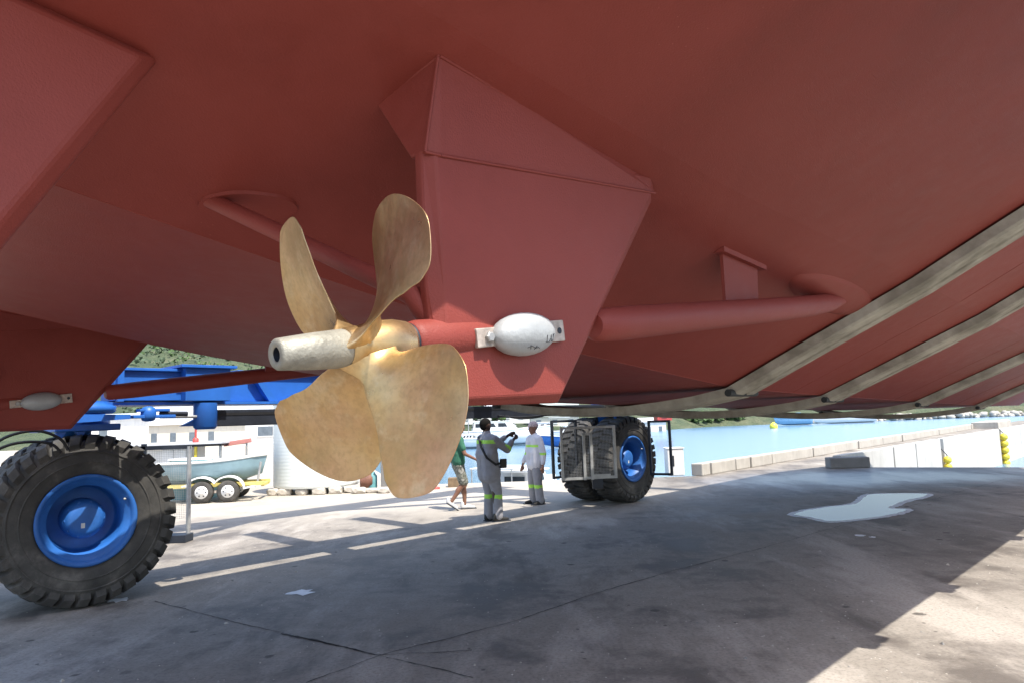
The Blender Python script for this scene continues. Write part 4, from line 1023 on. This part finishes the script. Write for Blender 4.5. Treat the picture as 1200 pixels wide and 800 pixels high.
for x, y, h, lb, mt in ((-2.8, 113, 3.0, 'green tree by the shore left of the pointing man', LEAF), (-6.2, 116, 4.2, 'dark green tree on the shore seen past the blade', LEAFD), (-40.5, 126, 4.0, 'dark tree between the hillside houses', LEAFD), (-56, 132, 5, 'tree on the slope above the cream house', LEAF), (-49, 140, 5, 'dark tree highest under the blue beam', LEAFD)):
    shrub('tree', (x, y, hh(x, y) - .3), h, h * .9, lb, .32, mt)
# scrub covering the far hillside: one mass
random.seed(11); m = MB()
for i in range(2600):
    x = random.uniform(-300, -40); y = random.uniform(130, 420)
    if not (-.68 < x / y < -.28): continue
    z = hh(x, y); h = random.uniform(1.0, 2.6)
    for k in range(10):
        q = Vector((x + random.gauss(0, .7) * h * .6, y + random.gauss(0, .7) * h * .6, z + h * random.uniform(.2, .9))); a = Vector((random.gauss(0, 1), random.gauss(0, 1), random.gauss(0, 1))).normalized(); b = a.orthogonal().normalized(); L = h * random.uniform(.12, .30)
        m.add([q - a * L, q + b * L, q + a * L, q - b * L], [(0, 1, 2, 3)], SCRUB if i % 4 else LEAF)
tag(m.build('scrub', SCRUB), kind='stuff')
# rock breakwater far right: one mass of boulders
random.seed(5); m = MB()
for i in range(420):
    t_ = random.random(); c = Vector((70 + 110 * t_, 176 + 8 * t_ + random.uniform(-1, 1.5), WL + random.uniform(.0, 1.0))); r_ = random.uniform(.5, 1.1)
    bmv = [c + Vector((random.uniform(-1, 1), random.uniform(-1, 1), random.uniform(-1, 1))).normalized() * r_ for _ in range(8)]
    ctr = sum(bmv, Vector()) / 8
    m.ball(c, (r_, r_ * .8, r_ * .7), (Vector((math.cos(i), math.sin(i), .2)).normalized(), Vector((-math.sin(i), math.cos(i), 0)), Vector((-.2 * math.cos(i), -.2 * math.sin(i), 1)).normalized()), 6, CONC)
tag(m.build('rubble', CONC), kind='stuff')

# ------------------------------------------------------------------ people
def hand(caps, w, d, up, r=.028):
    """palm, four curled fingers and a thumb that leaves the side of the palm"""
    w = Vector(w); d = Vector(d).normalized(); up = Vector(up); sd = d.cross(up).normalized(); up = sd.cross(d)
    pal = w + d * .085; caps.append((w, .024, pal, .030)); caps.append((w + sd * .02 + d * .03, .016, pal + sd * .026, .015)); caps.append((w - sd * .02 + d * .03, .016, pal - sd * .026, .015))
    for i, L in enumerate((.062, .072, .068, .052)):
        b = pal + sd * (-.030 + .020 * i); k = b + d * L * .5 - up * .006; caps.append((b, .0095, k, .009)); caps.append((k, .009, k + d * L * .4 - up * L * .35, .0075))
    b = w + d * .035 - sd * .030; k = b + d * .032 - sd * .028 - up * .01; caps.append((b, .012, k, .010)); caps.append((k, .010, k + d * .03 - up * .008, .0085))
def bands(mat, tests):
    def post(ob):
        ob.data.materials.append(mat); o = root_loc(ob)
        for p in ob.data.polygons:
            c = p.center + o
            if any(t(c) for t in tests): p.material_index = 1
    return post
def shoe(rt, heel, toe, mat, sole=DARK):
    h = Vector(heel); t = Vector(toe); d = (t - h).normalized(); s = d.cross(ZV).normalized()
    ob = blob('shoe', [(h + ZV * .045, .042, h.lerp(t, .45) + ZV * .045, .045), (h.lerp(t, .45) + ZV * .045, .045, t - d * .03 + ZV * .03, .034), (h + ZV * .05, .042, h + ZV * .11 + d * .01, .042)], mat, rt, .012, 3)
    m = MB(); up = s.cross(d); m.box(h.lerp(t, .5) + ZV * .008 - d * .005, ((t - h).length + .06, .088, .022), (d, s, up), sole, .006); m.build('sole', sole, ob)

def head(caps, hc, face, r=.098):
    f = Vector(face).normalized(); s = f.cross(ZV).normalized(); hc = Vector(hc)
    caps += [(hc + ZV * .035 - f * .015, .092, hc + ZV * .035 + f * .015, .088), (hc + f * .02 - ZV * .03, .074, hc + f * .035 - ZV * .075, .050), (hc + f * .085 + ZV * .01, .012, hc + f * .108 - ZV * .018, .015), (hc + f * .085 - ZV * .062, .016, hc + f * .09 - ZV * .05, .014)]
    for q in (-1, 1): caps.append((hc + s * (q * .085) + ZV * .02, .016, hc + s * (q * .088) - ZV * .02, .012))
    for q in (-1, 1): caps.append((hc + f * .078 + s * (q * .034) + ZV * .045, .014, hc + f * .078 + s * (q * .018) + ZV * .043, .012))
def eyes(rt, hc, face):
    f = Vector(face).normalized(); s = f.cross(ZV).normalized(); m = MB()
    for q in (-1, 1): m.ball(Vector(hc) + f * .083 + s * (q * .033) + ZV * .022, (.012, .012, .008), n=8, mat=M('eye', (.05, .04, .035), .3))
    m.build('eyes', None, rt)

# worker one: grey overalls, arms held forward to the right
o = Vector((-.43, 12.82, 0)); rt = None
def W(x, y, z): return o + Vector((x, y, z))
F1 = Vector((.80, .60, 0)); S1 = Vector((.60, -.80, 0))     # facing right and away; S1 is his right-hand side (towards us)
def L1(f, s, z): return o + F1 * f + S1 * s + ZV * z
hip = .93; sh_z = 1.42; ln = -.09
caps = []; hc = L1(ln - .01, 0, 1.635); head(caps, hc, F1 + S1 * -.1); caps += [(L1(ln, 0, 1.42), .066, hc - ZV * .05, .060), (L1(ln, 0, 1.1), .08, L1(ln, 0, 1.36), .08)]
RW = L1(.36, .20, 1.40); LWs = L1(.40, -.02, 1.46)
caps += [(L1(ln + .1, .2, 1.38), .05, L1(.16, .25, 1.22), .042), (L1(.16, .25, 1.22), .040, RW, .028), (L1(ln + .1, -.2, 1.38), .05, L1(.2, -.2, 1.27), .042), (L1(.2, -.2, 1.27), .04, LWs, .028)]
hand(caps, RW, F1 * .9 + ZV * .35 - S1 * .25, S1); hand(caps, LWs, F1 + ZV * .3, -S1)
for q in (-1, 1): caps += [(L1(-.02, q * .09, .9), .08, L1(.0, q * .10, .1), .045)]
p1 = blob('person', caps, SKIN_D, None, .013, 3); 
tag(p1, 'worker in grey overalls with a black shoulder strap raising both hands', 'person', 'people on the quay')
me = p1.data
for v in me.vertices: v.co -= o
p1.location = o
blob('hair', [(hc + ZV * .048 - F1 * .022, .095, hc + ZV * .052 + F1 * .006, .091), (hc - F1 * .05 - ZV * .01, .066, hc - F1 * .045 + ZV * .04, .08)], HAIR, p1, .014, 2)
eyes(p1, hc, F1 + S1 * -.1)
ts = 0
jc = [(L1(ln, -.13, 1.40), .105, L1(ln, .13, 1.40), .105), (L1(ln - .01, -.10, 1.15), .15, L1(ln - .01, .10, 1.15), .15), (L1(ln, -.1, 1.38), .13, L1(ln, -.08, 1.15), .14), (L1(ln, .1, 1.38), .13, L1(ln, .08, 1.15), .14), (L1(-.06, -.09, .88), .16, L1(-.06, .09, .88), .16), (L1(ln, -.08, 1.15), .15, L1(-.06, -.08, .80), .165), (L1(ln, .08, 1.15), .15, L1(-.06, .08, .80), .165),
      (L1(ln + .02, .2, 1.40), .085, L1(.16, .26, 1.22), .068), (L1(.16, .26, 1.22), .066, L1(.29, .215, 1.35), .05), (L1(ln + .02, -.2, 1.40), .085, L1(.2, -.21, 1.27), .068), (L1(.2, -.21, 1.27), .066, L1(.34, -.06, 1.42), .05), (L1(ln, 0, 1.44), .095, L1(ln, 0, 1.515), .078)]
el = L1(.16, .26, 1.22)
blob('jacket', jc, COVER, p1, .016, 4, bands(LIME, [lambda c: 1.335 < c.z < 1.40 and (c - L1(ln, 0, c.z)).length < .26 and (c - o).dot(F1) < .06, lambda c: abs((c - el).dot((L1(.29, .215, 1.35) - el).normalized()) - .02) < .035 and (c - el).length < .12]))
for q, (kx, fx) in ((-1, (.02, -.02)), (1, (.05, .03))):
    tc_ = [(L1(-.06, q * .085, .86), .135, L1(kx - .02, q * .10, .50), .092), (L1(kx - .02, q * .10, .50), .09, L1(fx, q * .105, .10), .092)]
    blob('trouser_leg', tc_, COVER, p1, .015, 4, bands(LIME, [lambda c: .39 < c.z < .46]))
shoe(p1, L1(-.08, -.10, 0), L1(.20, -.12, 0), BOOT); shoe(p1, L1(-.05, .11, 0), L1(.22, .15, 0), BOOT)
m = MB(); m.tube([L1(ln + .08, -.17, 1.50), L1(ln - .10, -.10, 1.45), L1(ln - .155, .05, 1.28), L1(ln - .14, .19, 1.10), L1(ln, .26, .98), L1(ln + .12, .25, 1.0)], .02, 8, BLACK); m.build('shoulder_strap', BLACK, p1)
m = MB(); m.box(L1(ln + .16, .25, .99), (.12, .06, .16), (F1, S1, ZV), BLACK, .015); m.build('pouch', BLACK, p1)

# worker two: pale shirt, grey trousers, patterned cap
o = Vector((.39, 15.15, 0)); F1 = Vector((-.86, -.5, 0)).normalized(); S1 = F1.cross(ZV).normalized()
caps = []; hc = L1(0.02, 0, 1.54); head(caps, hc, F1); caps += [(L1(0, 0, 1.32), .060, hc - ZV * .05, .056), (L1(0, 0, 1.0), .08, L1(0, 0, 1.24), .08)]
RW = L1(.12, .30, .80); LWs = L1(.02, -.33, .78)
caps += [(L1(0, .2, 1.29), .05, L1(.0, .28, 1.03), .04), (L1(.0, .28, 1.03), .038, RW, .027), (L1(0, -.2, 1.29), .05, L1(-.03, -.29, 1.03), .04), (L1(-.03, -.29, 1.03), .038, LWs, .027)]
hand(caps, RW, -ZV + F1 * .25, -S1); hand(caps, LWs, -ZV + F1 * .15, S1)
for q in (-1, 1): caps += [(L1(0, q * .085, .84), .075, L1(.0, q * .11, .1), .043)]
p2 = blob('person', caps, SKIN_M, None, .013, 3); tag(p2, 'worker in a pale shirt and patterned cap with arms hanging', 'person', 'people on the quay')
for v in p2.data.vertices: v.co -= o
p2.location = o
blob('cap', [(hc + ZV * .055 - F1 * .02, .097, hc + ZV * .058 + F1 * .012, .094), (hc + F1 * .10 + ZV * .045, .018, hc + F1 * .14 + ZV * .035, .016)], CAPM, p2, .014, 2)
eyes(p2, hc, F1)
e1 = L1(.0, .28, 1.03); e2 = L1(-.03, -.29, 1.03)
jc = [(L1(0, -.13, 1.30), .10, L1(0, .13, 1.30), .10), (L1(0, -.09, 1.05), .14, L1(0, .09, 1.05), .14), (L1(0, -.1, 1.3), .12, L1(0, -.09, .84), .145), (L1(0, .1, 1.3), .12, L1(0, .09, .84), .145), (L1(0, -.08, .80), .145, L1(0, .08, .80), .145),
      (L1(0, .19, 1.31), .08, e1, .064), (e1, .062, L1(.10, .295, .86), .05), (L1(0, -.19, 1.31), .08, e2, .064), (e2, .062, L1(.01, -.32, .84), .05), (L1(0, 0, 1.34), .09, L1(0, 0, 1.405), .074)]
blob('shirt', jc, COVERL, p2, .016, 4, bands(LIME, [lambda c: 1.16 < c.z < 1.215 and (c - L1(0, 0, c.z)).length < .24, lambda c: 1.00 < c.z < 1.05 and (c - L1(0, 0, c.z)).length > .23]))
for q in (-1, 1):
    blob('trouser_leg', [(L1(0, q * .08, .80), .13, L1(.02, q * .11, .46), .094), (L1(.02, q * .11, .46), .092, L1(-.01, q * .125, .09), .09)], COVER, p2, .015, 4, bands(LIME, [lambda c: .33 < c.z < .395]))
shoe(p2, L1(-.08, -.125, 0), L1(.19, -.16, 0), BOOT); shoe(p2, L1(-.08, .125, 0), L1(.19, .16, 0), BOOT)

# walking man: green shirt, camouflage shorts
o = Vector((-1.16, 14.6, 0)); F1 = Vector((.97, .24, 0)).normalized(); S1 = F1.cross(ZV).normalized()
caps = []; hc = L1(.05, 0, 1.62); head(caps, hc, F1); caps += [(L1(.02, 0, 1.40), .055, hc - ZV * .06, .052), (L1(0, 0, 1.0), .11, L1(.01, 0, 1.34), .115)]
RW = L1(.33, .26, .98); LWs = L1(-.25, -.26, .9)
caps += [(L1(.01, .2, 1.36), .05, L1(.10, .27, 1.10), .04), (L1(.10, .27, 1.10), .038, RW, .026), (L1(.01, -.2, 1.36), .05, L1(-.12, -.28, 1.10), .04), (L1(-.12, -.28, 1.10), .038, LWs, .026)]
hand(caps, RW, F1 * .75 - ZV * .7, -S1); hand(caps, LWs, -ZV, S1)
kR = L1(.07, .09, .50); aR = L1(-.17, .09, .17); kL = L1(.13, -.09, .48); aL = L1(.13, -.09, .09)
caps += [(L1(0, .085, .88), .085, kR, .055), (kR, .052, kR.lerp(aR, .35) - F1 * .015, .055), (kR.lerp(aR, .35), .052, aR, .034), (L1(0, -.085, .88), .085, kL, .055), (kL, .052, kL.lerp(aL, .35) - F1 * .02, .055), (kL.lerp(aL, .35), .052, aL, .034), (L1(0, -.08, .9), .11, L1(0, .08, .9), .11)]
p3 = blob('person', caps, SKIN_M, None, .013, 3); tag(p3, 'man in green shirt and camouflage shorts walking behind the propeller', 'person', 'people on the quay')
for v in p3.data.vertices: v.co -= o
p3.location = o
blob('hair', [(hc + ZV * .045 - F1 * .02, .096, hc + ZV * .05 + F1 * .006, .09)], HAIR, p3, .014, 2); eyes(p3, hc, F1)
blob('shirt', [(L1(.01, -.13, 1.37), .095, L1(.01, .13, 1.37), .095), (L1(0, -.09, 1.1), .135, L1(0, .09, 1.1), .135), (L1(.01, -.1, 1.36), .11, L1(0, -.09, .95), .135), (L1(.01, .1, 1.36), .11, L1(0, .09, .95), .135), (L1(.01, .19, 1.37), .078, L1(.07, .245, 1.20), .062), (L1(.01, -.19, 1.37), .078, L1(-.07, -.25, 1.20), .062), (L1(.01, 0, 1.40), .08, L1(.02, 0, 1.44), .065)], GREENT, p3, .016, 4)
blob('shorts', [(L1(0, -.08, .92), .125, L1(0, .08, .92), .125), (L1(0, .085, .88), .12, kR + ZV * .06, .092), (L1(0, -.085, .88), .12, kL + ZV * .06, .092)], CAMO, p3, .016, 4)
shoe(p3, aL - ZV * .09 - F1 * .05, L1(.34, -.10, 0), TRAINER)
h_ = aR - F1 * .06 - ZV * .04; shoe(p3, h_, L1(-.04, .09, .0), TRAINER)

# ------------------------------------------------------------------ builder for made-up sheds out of view, meant to shade the slab; none placed
def shed(name, label, p0, p1, s0, s1, H, drop=0, mat=WHITEW):
    c = B((s0 + s1) / 2, (p0 + p1) / 2, 0); rt = empty(name, c, label, 'shed')
    m = MB(); m.prism([B(s0, p0, 0), B(s0, p1, 0), B(s0, p1, H), B(s0, p0, H - drop)], FV * (s1 - s0), mat); m.build('wall', mat, rt)
    m = MB(); m.prism([B(s0 - .2, p0 - .15, H - drop + .01), B(s0 - .2, p1 + .15, H + .01), B(s0 - .2, p1 + .15, H + .13), B(s0 - .2, p0 - .15, H - drop + .13)], FV * (s1 - s0 + .4), GREYR); m.build('roof', GREYR, rt)
    m = MB(); m.box(B(s1 + .03, (p0 + p1) / 2, 1.6), (.06, (p1 - p0) * .5, 3.2), (FV, PV, ZV), BLUE); m.build('door', BLUE, rt)
SUN_KF = .06; SUN_EL = 61; SUN_E = 3.4; SKY_S = .15; EXPO = 1.2

# ------------------------------------------------------------------ daylight
SUN_D = (FV * SUN_KF + PV).normalized(); el_ = R(SUN_EL)
d = SUN_D * math.cos(el_) - ZV * math.sin(el_)
sl = bpy.data.lights.new('sun', 'SUN'); sl.energy = SUN_E; sl.angle = R(.5); sl.color = (1, .95, .87)
so = bpy.data.objects.new('sun', sl); COL.objects.link(so); so.rotation_euler = d.to_track_quat('-Z', 'Y').to_euler(); so.location = -d * 60
wd = bpy.data.worlds.new('World'); scene.world = wd; wd.use_nodes = True
nt = wd.node_tree; bg = nt.nodes['Background']; sky = nt.nodes.new('ShaderNodeTexSky'); sky.sky_type = 'NISHITA'; sky.sun_disc = False
sky.sun_elevation = el_; sky.sun_rotation = math.atan2(-d.x, -d.y); sky.air_density = 1.0; sky.dust_density = 1.8; sky.ozone_density = 1.0
nt.links.new(sky.outputs[0], bg.inputs[0]); bg.inputs[1].default_value = SKY_S
vs_ = scene.view_settings; vs_.view_transform = 'Standard'; vs_.look = 'None'; vs_.gamma = 1; vs_.exposure = EXPO; vs_.use_curve_mapping = False
scene.cycles.max_bounces = 8; scene.cycles.diffuse_bounces = 5; scene.cycles.use_denoising = True
